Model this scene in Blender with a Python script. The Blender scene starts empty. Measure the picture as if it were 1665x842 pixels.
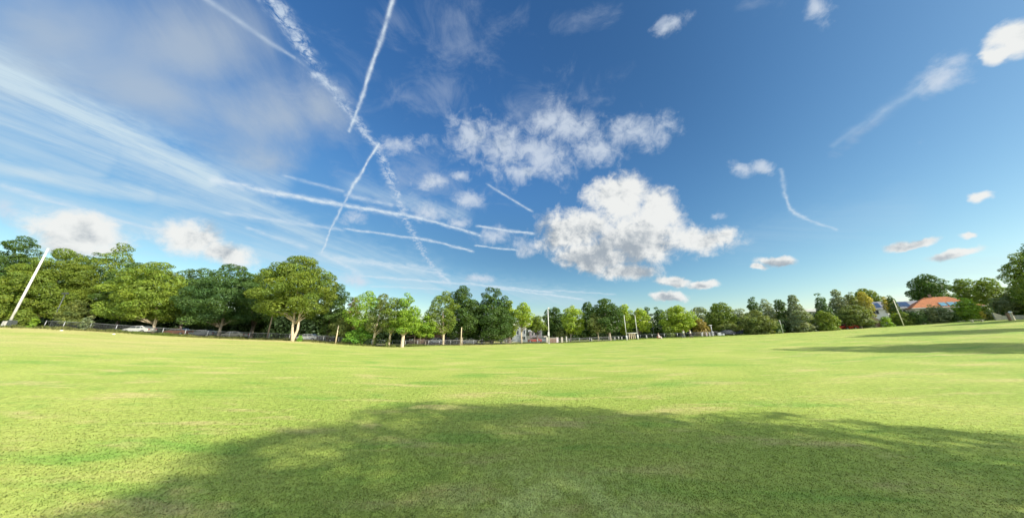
import bpy, math, random
import numpy as np
from mathutils import Vector, Matrix, Euler

C = bpy.context.scene.collection
SC = bpy.context.scene
PI = math.pi

# ---------------------------------------------------------------- camera
CAM_H = 2.5
FPX = 421.0                       # focal length in pixels of the 1665 px wide frame
TH = math.atan(122.0 / 421.0)     # camera pitch
ct, st = math.cos(TH), math.sin(TH)
cam_d = bpy.data.cameras.new('camera')
cam = bpy.data.objects.new('camera', cam_d); C.objects.link(cam)
cam.location = (0, 0, CAM_H); cam.rotation_euler = (PI/2 + TH, 0, 0)
cam_d.sensor_width = 36; cam_d.lens = 36 * FPX / 1665
cam_d.clip_start = 0.05; cam_d.clip_end = 9000
SC.camera = cam

# ---------------------------------------------------------------- colour management
SC.view_settings.view_transform = 'Standard'
SC.view_settings.look = 'None'
SC.view_settings.gamma = 1
SC.view_settings.use_curve_mapping = False
SC.view_settings.exposure = 1.35
SC.cycles.use_denoising = True
SC.cycles.max_bounces = 5
SC.cycles.diffuse_bounces = 2
SC.cycles.use_adaptive_sampling = True
SC.cycles.adaptive_threshold = 0.02
SC.cycles.adaptive_min_samples = 10
SC.cycles.transmission_bounces = 3
SC.cycles.transparent_max_bounces = 8

# ---------------------------------------------------------------- sun
SUN_EL = math.radians(32)
SUN_H = Vector((0.92, -0.40, 0)).normalized()
SUN = Vector((SUN_H.x*math.cos(SUN_EL), SUN_H.y*math.cos(SUN_EL), math.sin(SUN_EL)))
sd = bpy.data.lights.new('sun', 'SUN'); so = bpy.data.objects.new('sun', sd); C.objects.link(so)
sd.energy = 3.85; sd.angle = math.radians(0.55); sd.color = (1.0, 0.93, 0.80)
so.rotation_euler = SUN.to_track_quat('Z', 'Y').to_euler()

# ---------------------------------------------------------------- picture geometry -> directions and places
def ray(px, py):
    X = px - 832.5; Y = 421 - py
    return Vector((X, FPX*ct - Y*st, FPX*st + Y*ct))
def zrow(row, Y):
    r = ray(832.5, row); return CAM_H + Y * r.z / r.y
def xat(px, row, Y):
    r = ray(px, row); return r.x / r.y * Y

# ---------------------------------------------------------------- world: sky with clouds laid out by direction
def make_world():
    w = bpy.data.worlds.new('World'); SC.world = w; w.use_nodes = True
    nt = w.node_tree; nt.nodes.clear(); N = nt.nodes; L = nt.links
    def val(x, sock):
        if hasattr(x, 'links'): L.new(x, sock)
        else: sock.default_value = x
    def m(op, a, b=0.0, c=0.0, clamp=False):
        n = N.new('ShaderNodeMath'); n.operation = op; n.use_clamp = clamp
        val(a, n.inputs[0]); val(b, n.inputs[1]); val(c, n.inputs[2]); return n.outputs[0]
    def vm(op, a, b=(0, 0, 0), s=None):
        n = N.new('ShaderNodeVectorMath'); n.operation = op
        val(a, n.inputs[0]); val(b, n.inputs[1])
        if s is not None: val(s, n.inputs['Scale'])
        return n.outputs['Value'] if op in ('DOT_PRODUCT', 'LENGTH') else n.outputs[0]
    def noise(vec, scale, detail=4, rough=.55, dist=0.0, color=False):
        n = N.new('ShaderNodeTexNoise'); val(vec, n.inputs['Vector'])
        n.inputs['Scale'].default_value = scale; n.inputs['Detail'].default_value = detail
        n.inputs['Roughness'].default_value = rough; n.inputs['Distortion'].default_value = dist
        return n.outputs['Color' if color else 'Fac']
    def ss(x, a, b):
        n = N.new('ShaderNodeMapRange'); n.interpolation_type = 'SMOOTHSTEP'
        val(x, n.inputs['Value']); n.inputs['From Min'].default_value = a; n.inputs['From Max'].default_value = b
        return n.outputs[0]
    def mixc(f, a, b):
        n = N.new('ShaderNodeMix'); n.data_type = 'RGBA'
        val(f, n.inputs['Factor']); val(a, n.inputs[6]); val(b, n.inputs[7]); return n.outputs[2]
    tc = N.new('ShaderNodeTexCoord'); d = vm('NORMALIZE', tc.outputs['Generated'])
    sky = N.new('ShaderNodeTexSky'); sky.sky_type = 'NISHITA'; sky.sun_disc = False
    sky.sun_elevation = SUN_EL; sky.sun_rotation = math.atan2(SUN_H.x, SUN_H.y)
    sky.air_density = 1.0; sky.dust_density = 0.6; sky.ozone_density = 2.2; sky.altitude = 50
    skyc = sky.outputs[0]
    # deepen the blue a little, as the photograph's sky
    g = N.new('ShaderNodeHueSaturation'); L.new(skyc, g.inputs['Color'])
    g.inputs['Saturation'].default_value = SKY_SAT; g.inputs['Value'].default_value = SKY_VAL; skyc = g.outputs[0]
    sc_ = N.new('ShaderNodeSeparateXYZ'); L.new(skyc, sc_.inputs[0]); cb = N.new('ShaderNodeCombineXYZ')
    for k in range(3): L.new(m('MULTIPLY', m('POWER', m('MAXIMUM', sc_.outputs[k], 0.0001), SKY_G[k]), SKY_K[k]), cb.inputs[k])
    skyc = cb.outputs[0]
    d0 = ray(1095, 92).normalized().dot(SUN); d1 = ray(700, 100).normalized().dot(SUN)
    sz = N.new('ShaderNodeSeparateXYZ'); L.new(d, sz.inputs[0])
    lift = m('MULTIPLY_ADD', m('MULTIPLY', ss(vm('DOT_PRODUCT', d, tuple(SUN)), d0+.05, d1-.1), ss(sz.outputs[2], .24, .58)), .50, 1.0)
    skyc = vm('SCALE', skyc, s=lift)
    sep = N.new('ShaderNodeSeparateXYZ'); L.new(d, sep.inputs[0]); dz = sep.outputs[2]
    # coordinates that shrink the cloud detail towards the horizon
    inv = m('DIVIDE', 1.0, m('ADD', m('MAXIMUM', dz, 0.0), 0.22))
    q = vm('SCALE', d, s=inv)
    plane = vm('SCALE', d, s=m('DIVIDE', 1.0, m('ADD', m('MAXIMUM', dz, 0.0), 0.05)))

    def frame(c, a, b):          # ellipse with conjugate half axes a, b around direction c -> mapping settings
        M = np.array([list(a), list(b)]).T
        U, S, Vt = np.linalg.svd(M, full_matrices=False)
        u = Vector(U[:, 0]); v = Vector(U[:, 1]); n = u.cross(v)
        return (u, v, n), (S[0], S[1])
    def blob(vec, x, y, rx, ry, ang=0):
        ca, sa = math.cos(math.radians(ang)), math.sin(math.radians(ang))
        c = ray(x, y).normalized()
        def ax(dx, dy):
            return (ray(x+dx, y+dy).normalized() - ray(x-dx, y-dy).normalized()) / 2
        rot, S = frame(c, ax(rx*ca, -rx*sa), ax(ry*sa, ry*ca))
        w_ = vm('SUBTRACT', vec, tuple(c))
        a_ = vm('DOT_PRODUCT', w_, tuple(rot[0]/float(S[0]))); b_ = vm('DOT_PRODUCT', w_, tuple(rot[1]/float(S[1]))); c_ = vm('DOT_PRODUCT', w_, tuple(rot[2]/float(max(S)*1.6)))
        return m('SQRT', m('MULTIPLY_ADD', c_, c_, m('MULTIPLY_ADD', a_, a_, m('MULTIPLY', b_, b_))))
    def union(vec, blobs, k=.35):
        f = None
        for b in blobs:
            r = blob(vec, *b)
            if f is None: f = r
            else:
                n = N.new('ShaderNodeMath'); n.operation = 'SMOOTH_MIN'
                L.new(f, n.inputs[0]); L.new(r, n.inputs[1]); n.inputs[2].default_value = k; f = n.outputs[0]
        return m('SUBTRACT', 1.0, f)
    # warps
    w1 = vm('SCALE', vm('SUBTRACT', noise(d, 7.0, 5, .6, 0, True), (.5, .5, .5)), s=.075)
    dC = vm('ADD', d, w1)
    w2 = vm('SCALE', vm('SUBTRACT', noise(q, 8.0, 4, .62, 0, True), (.5, .5, .5)), s=.0125)
    dT = vm('ADD', d, w2)
    w3 = vm('SCALE', vm('SUBTRACT', noise(q, 24.0, 3, .6, 0, True), (.5, .5, .5)), s=.045)
    dP = vm('ADD', d, w3)

    # ---- heaped clouds
    dense = union(dC, CUMULUS)
    soft = union(dC, SOFTCUM)
    nz = noise(d, 9.0, 8, .60, .3)
    nzf = noise(d, 25.0, 7, .62, .4)
    nz2 = noise(vm('ADD', d, tuple(SUN*0.045)), 9.0, 5, .60, .3)
    nzf2 = noise(vm('ADD', d, tuple(SUN*0.014)), 25.0, 5, .62, .4)
    big = noise(d, 4.5, 2, .5)
    nm_ = m('SUBTRACT', m('MULTIPLY_ADD', nzf, .45, m('MULTIPLY', nz, .55)), .5)
    e1 = m('ADD', m('MULTIPLY', nm_, 3.2), m('MULTIPLY_ADD', dense, 1.5, .16))
    a1 = m('MULTIPLY', ss(e1, -0.04, .92), .97)
    thick = ss(e1, .75, 1.9)
    e2 = m('ADD', m('MULTIPLY', m('SUBTRACT', m('MULTIPLY_ADD', nzf, .62, m('MULTIPLY', nz, .38)), .5), 4.2), m('MULTIPLY', soft, 1.1))
    a2 = m('MULTIPLY', ss(e2, -0.35, 1.3), .80)
    # colour: relief towards the sun, grey undersides where the cloud is thick and low
    rel = m('SUBTRACT', m('MULTIPLY_ADD', m('SUBTRACT', nzf, nzf2), 1.2, m('MULTIPLY', m('SUBTRACT', nz, nz2), 2.5)), .20)
    under = union(dC, UNDER)
    gr = m('ADD', m('MULTIPLY_ADD', thick, .30, m('MULTIPLY', m('MAXIMUM', under, -.4), .42)), m('SUBTRACT', m('MULTIPLY', m('SUBTRACT', big, .5), 1.5), rel), clamp=True)
    gr2 = ss(gr, -.05, .95)
    lit = (8.3*CL, 8.4*CL, 8.2*CL, 1); shade = (3.5*CL, 4.0*CL, 4.5*CL, 1)
    ccol = mixc(gr2, lit, shade)
    # ---- veils
    veil = union(dC, VEIL, .5)
    vn = noise(vm('MULTIPLY', plane, (1, 1, .2)), 1.1, 7, .62, .6)
    av = m('MULTIPLY', ss(m('ADD', m('MULTIPLY', veil, .7), m('MULTIPLY', m('SUBTRACT', vn, .5), 2.3)), -0.1, .9), .70)
    wisp = union(dC, WISP, .5)
    wn = noise(q, 6.5, 7, .66, .7)
    aw = m('MULTIPLY', ss(m('ADD', m('MULTIPLY', wisp, .6), m('MULTIPLY', m('SUBTRACT', wn, .5), 3.0)), 0.0, 1.2), .36)
    # ---- trails and streaks
    wob = m('DIVIDE', 1.0, m('ADD', m('MULTIPLY', noise(q, 13.0, 3, .6), 1.6), .22))
    def trail(vec, x0, y0, x1, y1, w0, inten, sharp=1.0, wk=1.0):
        a = ray(x0, y0).normalized(); b = ray(x1, y1).normalized()
        c = ((a + b)/2).normalized()
        u = (b - a); hl = u.length/2; u = u.normalized()
        n = c.cross(u).normalized(); u = n.cross(c)
        mx, my = (x0+x1)/2, (y0+y1)/2
        # local pixel size across the trail
        L0 = math.hypot(x1-x0, y1-y0); nx, ny = -(y1-y0)/L0, (x1-x0)/L0
        wv = abs((ray(mx+nx, my+ny).normalized() - ray(mx-nx, my-ny).normalized()).dot(n))/2 * w0 * wk
        g1 = m('MULTIPLY', vm('DOT_PRODUCT', vec, tuple(n/wv)), wob)
        g_ = m('POWER', 2.718, m('MULTIPLY', m('MULTIPLY', g1, g1), -1.0))
        u1 = m('SUBTRACT', vm('DOT_PRODUCT', vec, tuple(u/hl)), u.dot(c)/hl)
        e_ = ss(m('SUBTRACT', 1.06+.06*(sharp-1), m('ABSOLUTE', u1)), 0.0, .12*sharp)
        return m('MULTIPLY', m('MULTIPLY', g_, e_), inten)
    def trails(vec, segs, sharp=1.0, wk=1.0):
        f = None
        for s_ in segs:
            t = trail(vec, *s_, sharp=sharp, wk=wk)
            f = t if f is None else m('MAXIMUM', f, t)
        return f
    tn = noise(q, 30, 4, .6)
    t1 = m('MULTIPLY', trails(dT, TRAILS, 1.6, .62), m('MULTIPLY_ADD', tn, 2.2, -.15))
    pn = noise(q, 42, 4, .65, .4)
    t2 = m('MULTIPLY', trails(dP, PUFFY, 1.5, .65), ss(pn, .34, .68))
    # broad streaks: fibres that run along the sheet direction
    sa = (ray(0, 150).normalized().cross(ray(560, 380).normalized())).normalized()
    across = vm('DOT_PRODUCT', d, tuple(sa)); 
    comb = N.new('ShaderNodeCombineXYZ')
    L.new(m('MULTIPLY', across, 34.0), comb.inputs[0]); L.new(m('MULTIPLY', vm('DOT_PRODUCT', dT, tuple(sa.cross(Vector((0, 0, 1))).normalized())), 3.0), comb.inputs[1])
    L.new(m('MULTIPLY', dz, 3.0), comb.inputs[2])
    fn = noise(comb.outputs[0], 1.3, 6, .68, .3)
    fn2 = noise(q, 3.0, 5, .6, .5)
    fib = m('MULTIPLY', ss(fn, .22, .72), m('ADD', m('MULTIPLY', fn2, 1.1), .35))
    t3 = m('MULTIPLY', trails(dT, STREAKS, 3.0), m('ADD', m('MULTIPLY', fib, 1.15), .42))
    # compose
    col = mixc(av, skyc, (4.6*CL, 5.3*CL, 6.0*CL, 1))
    col = mixc(aw, col, (4.6*CL, 5.4*CL, 6.6*CL, 1))
    col = mixc(m('MINIMUM', t3, .92), col, (5.6*CL, 7.0*CL, 7.9*CL, 1))
    col = mixc(m('MINIMUM', t2, .85), col, (5.6*CL, 6.6*CL, 7.8*CL, 1))
    col = mixc(m('MINIMUM', t1, .92), col, (6.6*CL, 7.6*CL, 8.4*CL, 1))
    col = mixc(a2, col, mixc(gr2, (6.3*CL, 7.0*CL, 7.9*CL, 1), (4.0*CL, 4.8*CL, 5.7*CL, 1)))
    col = mixc(a1, col, ccol)
    # bright broken cloud added over the unseen sky behind the viewpoint for fill light
    sy = N.new('ShaderNodeSeparateXYZ'); L.new(d, sy.inputs[0])
    back = m('MULTIPLY', ss(sy.outputs[1], -.12, -.55), ss(nz, .30, .55))
    col = mixc(back, col, (23.0*CL, 24.5*CL, 25.5*CL, 1))
    bg = N.new('ShaderNodeBackground'); L.new(col, bg.inputs[0]); bg.inputs[1].default_value = 0.1
    out = N.new('ShaderNodeOutputWorld'); L.new(bg.outputs[0], out.inputs[0])
    w.cycles.sampling_method = 'MANUAL'; w.cycles.sample_map_resolution = 512

CL = 0.42; SKY_SAT = 1.0; SKY_VAL = 1.0; SKY_G = (1.62, 1.33, 1.05); SKY_K = (0.2401, 0.3549, 0.4899)
CUMULUS = [
    (1010, 318, 62, 40), (1075, 345, 42, 40), (930, 375, 62, 42), (1030, 385, 95, 52), (1140, 392, 66, 28),
    (970, 415, 80, 30), (1020, 442, 60, 18), (1178, 380, 26, 14),
    (130, 378, 102, 34, -8), (318, 390, 50, 36), (358, 414, 76, 26, -14),
    (1095, 459, 32, 10), (1142, 462, 24, 7), (1086, 481, 34, 8), (1268, 428, 36, 10), (1240, 440, 18, 6),
    (1652, 60, 60, 24, 30), (1612, 92, 28, 13, 35), (1590, 323, 26, 10, 10), (1548, 414, 56, 8, 8), (1478, 397, 42, 7, 8), (1568, 385, 20, 7, 6)]
SOFTCUM = [
    (765, 228, 42, 36), (822, 245, 48, 46), (880, 255, 58, 44), (900, 200, 46, 30, 30), (965, 238, 46, 28), (1035, 214, 66, 30), (920, 210, 60, 30), (850, 280, 50, 20),
    (1535, 132, 46, 24, 30), (705, 296, 26, 13), (747, 288, 16, 9), (762, 322, 24, 15), (700, 345, 36, 16),
    (745, 358, 18, 10), (805, 385, 34, 16), (850, 400, 26, 14), (1200, 272, 26, 13), (1240, 267, 18, 11), (655, 235, 46, 16), (575, 350, 26, 12),
    (0, 345, 22, 18), (1325, 18, 24, 26), (1092, 40, 30, 16, 30), (1165, 350, 16, 7), (570, 455, 30, 12), (780, 452, 24, 8)]
UNDER = [(960, 425, 130, 30), (1010, 400, 90, 36), (1080, 440, 120, 22), (890, 385, 40, 40), (130, 416, 110, 16, -8), (350, 440, 90, 14, -12),
         (1100, 466, 60, 6), (1550, 420, 60, 6), (1270, 434, 40, 7), (1086, 486, 40, 6)]
VEIL = [(90, 60, 200, 110), (250, 150, 150, 60, -20), (450, 200, 130, 90), (440, 260, 90, 40), (300, 70, 160, 90), (520, 180, 70, 60)]
WISP = [(760, 60, 90, 70), (720, 150, 90, 60), (950, 30, 90, 30), (640, 40, 60, 50), (550, 130, 120, 90), (880, 180, 130, 50, 20), (1220, 10, 50, 22),
        (1400, 210, 70, 14, 40), (700, 300, 130, 60), (1490, 230, 20, 12, 30)]
TRAILS = [
    (640, -4, 618, 70, 5.5, .8), (619, 66, 598, 128, 5.5, .8), (599, 124, 581, 178, 5, .75), (583, 174, 567, 216, 4, .75),
    (617, 232, 590, 275, 3, .8), (592, 272, 566, 318, 4, .7), (568, 314, 542, 362, 3.4, .6), (544, 358, 522, 412, 2.6, .6),
    (330, -4, 420, 56, 6, .32), (415, 53, 482, 96, 5, .34), (480, 94, 560, 160, 6, .18),
    (340, 291, 450, 315, 9, .72), (445, 314, 560, 334, 6, .85), (555, 333, 690, 356, 5, .85), (685, 355, 782, 383, 3.6, .75),
    (775, 368, 870, 380, 3, .7), (772, 399, 842, 407, 2.4, .6), (560, 372, 700, 391, 3, .62), (695, 390, 770, 409, 3, .66),
    (460, 285, 560, 312, 4, .34), (560, 318, 640, 334, 6, .4), (360, 345, 560, 374, 5, .4), (540, 418, 640, 434, 6, .5), (600, 424, 730, 447, 4, .4),
    (580, 448, 760, 462, 3, .55), (755, 461, 900, 475, 2.6, .6), (895, 472, 1000, 478, 2, .4), (800, 467, 950, 487, 2.4, .6), (600, 465, 720, 470, 2.5, .4),
    (792, 300, 866, 344, 2.6, .5), (400, 370, 500, 404, 5, .4), (520, 410, 590, 448, 6, .42), (0, 302, 150, 345, 7, .45), (120, 338, 290, 384, 6, .42),
    (1274, 312, 1286, 342, 4.5, .5), (1284, 340, 1310, 356, 5, .55), (1306, 355, 1362, 374, 3.5, .4), (1268, 274, 1276, 315, 6, .28),
    (1352, 240, 1440, 176, 10, .12), (1410, 198, 1500, 140, 13, .2), (710, 440, 735, 462, 4, .5), (660, 430, 720, 440, 5, .35)]
PUFFY = [(430, -10, 486, 62, 17, 1.0), (482, 56, 516, 120, 15, 1.1), (512, 112, 560, 170, 12, .9), (555, 165, 615, 245, 9, .8), (612, 240, 640, 300, 10, .85),
         (636, 295, 662, 360, 9, .85), (658, 355, 690, 415, 7, .75), (686, 410, 726, 462, 5, .8)]
STREAKS = [
    (-60, 90, 160, 205, 34, .95), (130, 185, 360, 300, 24, .95), (-60, 150, 200, 260, 44, .6), (180, 240, 420, 340, 26, .62), (380, 315, 530, 396, 16, .6),
    (-40, 268, 260, 322, 16, .62), (-40, 305, 330, 392, 30, .4), (240, 320, 480, 360, 16, .45), (280, 340, 480, 420, 30, .32), (500, 415, 700, 445, 16, .5),
    (-40, 190, 180, 280, 60, .4), (560, 300, 760, 352, 12, .3), (430, 380, 720, 455, 26, .36), (250, 255, 470, 300, 18, .35), (1380, 470, 1700, 420, 20, .22), (1180, 400, 1500, 340, 30, .1), (540, 435, 1010, 500, 16, .34), (350, 395, 720, 470, 18, .38)]
make_world()

# ---------------------------------------------------------------- materials
def mat(name):
    m = bpy.data.materials.new(name); m.use_nodes = True
    nt = m.node_tree; b = nt.nodes['Principled BSDF']; return m, nt, b
def simple(name, col, rough=.7, metal=0.0, var=.12, scale=3.0, bump=0.0, spec=.4):
    m, nt, b = mat(name); N = nt.nodes; L = nt.links
    tc = N.new('ShaderNodeTexCoord'); n = N.new('ShaderNodeTexNoise'); L.new(tc.outputs['Object'], n.inputs['Vector'])
    n.inputs['Scale'].default_value = scale; n.inputs['Detail'].default_value = 6; n.inputs['Roughness'].default_value = .65
    r = N.new('ShaderNodeMapRange'); L.new(n.outputs['Fac'], r.inputs[0])
    r.inputs[3].default_value = 1 - var*2; r.inputs[4].default_value = 1 + var*2
    r.inputs[1].default_value = .2; r.inputs[2].default_value = .8
    v = N.new('ShaderNodeVectorMath'); v.operation = 'SCALE'; v.inputs[0].default_value = col[:3]; L.new(r.outputs[0], v.inputs['Scale'])
    L.new(v.outputs[0], b.inputs['Base Color'])
    b.inputs['Roughness'].default_value = rough; b.inputs['Metallic'].default_value = metal
    b.inputs['Specular IOR Level'].default_value = spec
    if bump:
        bp = N.new('ShaderNodeBump'); bp.inputs['Strength'].default_value = bump; L.new(n.outputs['Fac'], bp.inputs['Height']); L.new(bp.outputs[0], b.inputs['Normal'])
    return m
def paint_by_object(name, rough=.3, metal=0.0, coat=.0):
    m, nt, b = mat(name); oi = nt.nodes.new('ShaderNodeObjectInfo'); nt.links.new(oi.outputs['Color'], b.inputs['Base Color'])
    b.inputs['Roughness'].default_value = rough; b.inputs['Metallic'].default_value = metal; b.inputs['Coat Weight'].default_value = coat
    return m

def grass_color(nt, posvec):
    """base colour of the turf from world position: dry and lush patches, mown tracks, fine mottling"""
    N = nt.nodes; L = nt.links
    flat = N.new('ShaderNodeVectorMath'); flat.operation = 'MULTIPLY'; L.new(posvec, flat.inputs[0]); flat.inputs[1].default_value = (1, 1, 0)
    def noise(scale, detail, rough, vec=None, dist=0.0):
        n = N.new('ShaderNodeTexNoise'); L.new(vec or flat.outputs[0], n.inputs['Vector'])
        n.inputs['Scale'].default_value = scale; n.inputs['Detail'].default_value = detail; n.inputs['Roughness'].default_value = rough
        n.inputs['Distortion'].default_value = dist; return n.outputs['Fac']
    def ss(x, a, b, lo=0.0, hi=1.0):
        n = N.new('ShaderNodeMapRange'); n.interpolation_type = 'SMOOTHSTEP'; L.new(x, n.inputs[0])
        n.inputs[1].default_value = a; n.inputs[2].default_value = b; n.inputs[3].default_value = lo; n.inputs[4].default_value = hi; return n.outputs[0]
    def mix(f, a, b):
        n = N.new('ShaderNodeMix'); n.data_type = 'RGBA'; L.new(f, n.inputs[0])
        for k, x in ((6, a), (7, b)):
            if hasattr(x, 'links'): L.new(x, n.inputs[k])
            else: n.inputs[k].default_value = (*x, 1)
        return n.outputs[2]
    st_ = N.new('ShaderNodeMapping'); L.new(flat.outputs[0], st_.inputs[0]); st_.inputs[2].default_value = (0, 0, .12); st_.inputs[3].default_value = (.28, 1, 1)
    c = mix(ss(noise(.16, 5, .6, dist=.5), .38, .66), G_MID, G_LIGHT)
    c = mix(ss(noise(.55, 4, .6, st_.outputs[0], .4), .51, .68, 0, .85), c, G_LUSH)
    c = mix(ss(noise(.8, 5, .65, st_.outputs[0], .3), .51, .68, 0, .8), c, G_DRY)
    # worn dry ground towards the far left
    sp = N.new('ShaderNodeSeparateXYZ'); L.new(flat.outputs[0], sp.inputs[0])
    mm = N.new('ShaderNodeMath'); mm.operation = 'MULTIPLY_ADD'; L.new(sp.outputs[0], mm.inputs[0]); mm.inputs[1].default_value = -1.0; L.new(sp.outputs[1], mm.inputs[2])
    far = ss(mm.outputs[0], 45, 95)
    m2 = N.new('ShaderNodeMath'); m2.operation = 'MULTIPLY'; L.new(far, m2.inputs[0]); L.new(ss(noise(.12, 5, .6, st_.outputs[0]), .34, .62), m2.inputs[1])
    c = mix(m2.outputs[0], c, G_DRY)
    # sun fleck close to the viewpoint, painted into the turf colour
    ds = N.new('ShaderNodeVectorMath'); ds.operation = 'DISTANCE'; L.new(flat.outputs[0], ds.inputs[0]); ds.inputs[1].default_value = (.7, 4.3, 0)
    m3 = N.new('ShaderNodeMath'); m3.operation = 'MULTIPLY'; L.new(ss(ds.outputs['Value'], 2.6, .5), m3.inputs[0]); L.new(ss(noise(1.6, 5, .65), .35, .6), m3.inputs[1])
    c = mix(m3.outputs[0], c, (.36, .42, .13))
    fine = N.new('ShaderNodeMath'); fine.operation = 'MULTIPLY'
    L.new(ss(noise(6.0, 6, .7), .28, .72, .74, 1.26), fine.inputs[0]); L.new(ss(noise(38.0, 4, .7), .25, .75, .76, 1.24), fine.inputs[1])
    v = N.new('ShaderNodeVectorMath'); v.operation = 'SCALE'; L.new(c, v.inputs[0]); L.new(fine.outputs[0], v.inputs['Scale'])
    return v.outputs[0], fine.outputs[0]
G_MID = (.225, .295, .056); G_LIGHT = (.285, .330, .076); G_LUSH = (.140, .260, .042); G_DRY = (.370, .335, .130)

def mk_ground():
    m, nt, b = mat('turf'); N = nt.nodes; L = nt.links
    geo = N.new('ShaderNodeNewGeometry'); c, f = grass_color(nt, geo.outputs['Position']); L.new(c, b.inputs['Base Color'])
    b.inputs['Roughness'].default_value = .9; b.inputs['Specular IOR Level'].default_value = .12
    bp = N.new('ShaderNodeBump'); bp.inputs['Strength'].default_value = .12; bp.inputs['Distance'].default_value = .02
    L.new(f, bp.inputs['Height']); L.new(bp.outputs[0], b.inputs['Normal']); return m
def mk_blade():
    m, nt, b = mat('grass_blades'); N = nt.nodes; L = nt.links
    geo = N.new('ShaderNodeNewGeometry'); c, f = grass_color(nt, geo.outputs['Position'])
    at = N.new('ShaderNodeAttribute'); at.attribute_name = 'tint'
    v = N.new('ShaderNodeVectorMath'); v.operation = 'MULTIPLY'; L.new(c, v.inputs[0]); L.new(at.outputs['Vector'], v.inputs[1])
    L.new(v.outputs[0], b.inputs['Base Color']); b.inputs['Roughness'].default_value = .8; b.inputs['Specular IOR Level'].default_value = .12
    nm = N.new('ShaderNodeVectorMath'); nm.operation = 'MULTIPLY_ADD'; L.new(geo.outputs['Normal'], nm.inputs[0]); nm.inputs[1].default_value = (.12, .12, .05); nm.inputs[2].default_value = (0, 0, 1)
    n2 = N.new('ShaderNodeVectorMath'); n2.operation = 'NORMALIZE'; L.new(nm.outputs[0], n2.inputs[0]); L.new(n2.outputs[0], b.inputs['Normal'])
    tr = N.new('ShaderNodeBsdfTranslucent'); L.new(v.outputs[0], tr.inputs[0])
    ms = N.new('ShaderNodeMixShader'); ms.inputs[0].default_value = .5; L.new(b.outputs[0], ms.inputs[1]); L.new(tr.outputs[0], ms.inputs[2])
    L.new(ms.outputs[0], nt.nodes['Material Output'].inputs[0]); return m
def mk_leaf():
    m, nt, b = mat('foliage'); N = nt.nodes; L = nt.links
    oi = N.new('ShaderNodeObjectInfo'); at = N.new('ShaderNodeAttribute'); at.attribute_name = 'tint'
    v = N.new('ShaderNodeVectorMath'); v.operation = 'MULTIPLY'; L.new(oi.outputs['Color'], v.inputs[0]); L.new(at.outputs['Vector'], v.inputs[1])
    L.new(v.outputs[0], b.inputs['Base Color']); b.inputs['Roughness'].default_value = .55; b.inputs['Specular IOR Level'].default_value = .25
    tr = N.new('ShaderNodeBsdfTranslucent')
    v2 = N.new('ShaderNodeVectorMath'); v2.operation = 'MULTIPLY'; L.new(v.outputs[0], v2.inputs[0]); v2.inputs[1].default_value = (1.3, 1.35, .6); L.new(v2.outputs[0], tr.inputs[0])
    ms = N.new('ShaderNodeMixShader'); ms.inputs[0].default_value = .36; L.new(b.outputs[0], ms.inputs[1]); L.new(tr.outputs[0], ms.inputs[2])
    L.new(ms.outputs[0], nt.nodes['Material Output'].inputs[0]); return m
def mk_bark():
    m, nt, b = mat('bark'); N = nt.nodes; L = nt.links
    oi = N.new('ShaderNodeObjectInfo'); tc = N.new('ShaderNodeTexCoord'); mp = N.new('ShaderNodeMapping'); L.new(tc.outputs['Object'], mp.inputs[0]); mp.inputs[3].default_value = (1, 1, .2)
    n = N.new('ShaderNodeTexNoise'); L.new(mp.outputs[0], n.inputs['Vector']); n.inputs['Scale'].default_value = 6; n.inputs['Detail'].default_value = 6; n.inputs['Roughness'].default_value = .7
    r = N.new('ShaderNodeMapRange'); L.new(n.outputs['Fac'], r.inputs[0]); r.inputs[1].default_value = .3; r.inputs[2].default_value = .7; r.inputs[3].default_value = .5; r.inputs[4].default_value = 1.3
    v = N.new('ShaderNodeVectorMath'); v.operation = 'SCALE'; L.new(oi.outputs['Color'], v.inputs[0]); L.new(r.outputs[0], v.inputs['Scale']); L.new(v.outputs[0], b.inputs['Base Color'])
    bp = N.new('ShaderNodeBump'); bp.inputs['Strength'].default_value = .8; bp.inputs['Distance'].default_value = .05; L.new(n.outputs['Fac'], bp.inputs['Height']); L.new(bp.outputs[0], b.inputs['Normal'])
    b.inputs['Roughness'].default_value = .9; return m
def mk_tiles(name, col, sx=5.0, sz=3.2):
    m, nt, b = mat(name); N = nt.nodes; L = nt.links
    tc = N.new('ShaderNodeTexCoord'); br = N.new('ShaderNodeTexBrick'); L.new(tc.outputs['Object'], br.inputs[0])
    br.inputs['Scale'].default_value = sx; br.inputs['Mortar Size'].default_value = .03
    br.inputs['Color1'].default_value = (*[c*1.12 for c in col], 1); br.inputs['Color2'].default_value = (*[c*.82 for c in col], 1); br.inputs['Mortar'].default_value = (*[c*.5 for c in col], 1)
    n = N.new('ShaderNodeTexNoise'); L.new(tc.outputs['Object'], n.inputs['Vector']); n.inputs['Scale'].default_value = 1.3; n.inputs['Detail'].default_value = 5
    r = N.new('ShaderNodeMapRange'); L.new(n.outputs['Fac'], r.inputs[0]); r.inputs[3].default_value = .7; r.inputs[4].default_value = 1.3
    v = N.new('ShaderNodeVectorMath'); v.operation = 'SCALE'; L.new(br.outputs[0], v.inputs[0]); L.new(r.outputs[0], v.inputs['Scale']); L.new(v.outputs[0], b.inputs['Base Color'])
    b.inputs['Roughness'].default_value = .85; return m

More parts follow.
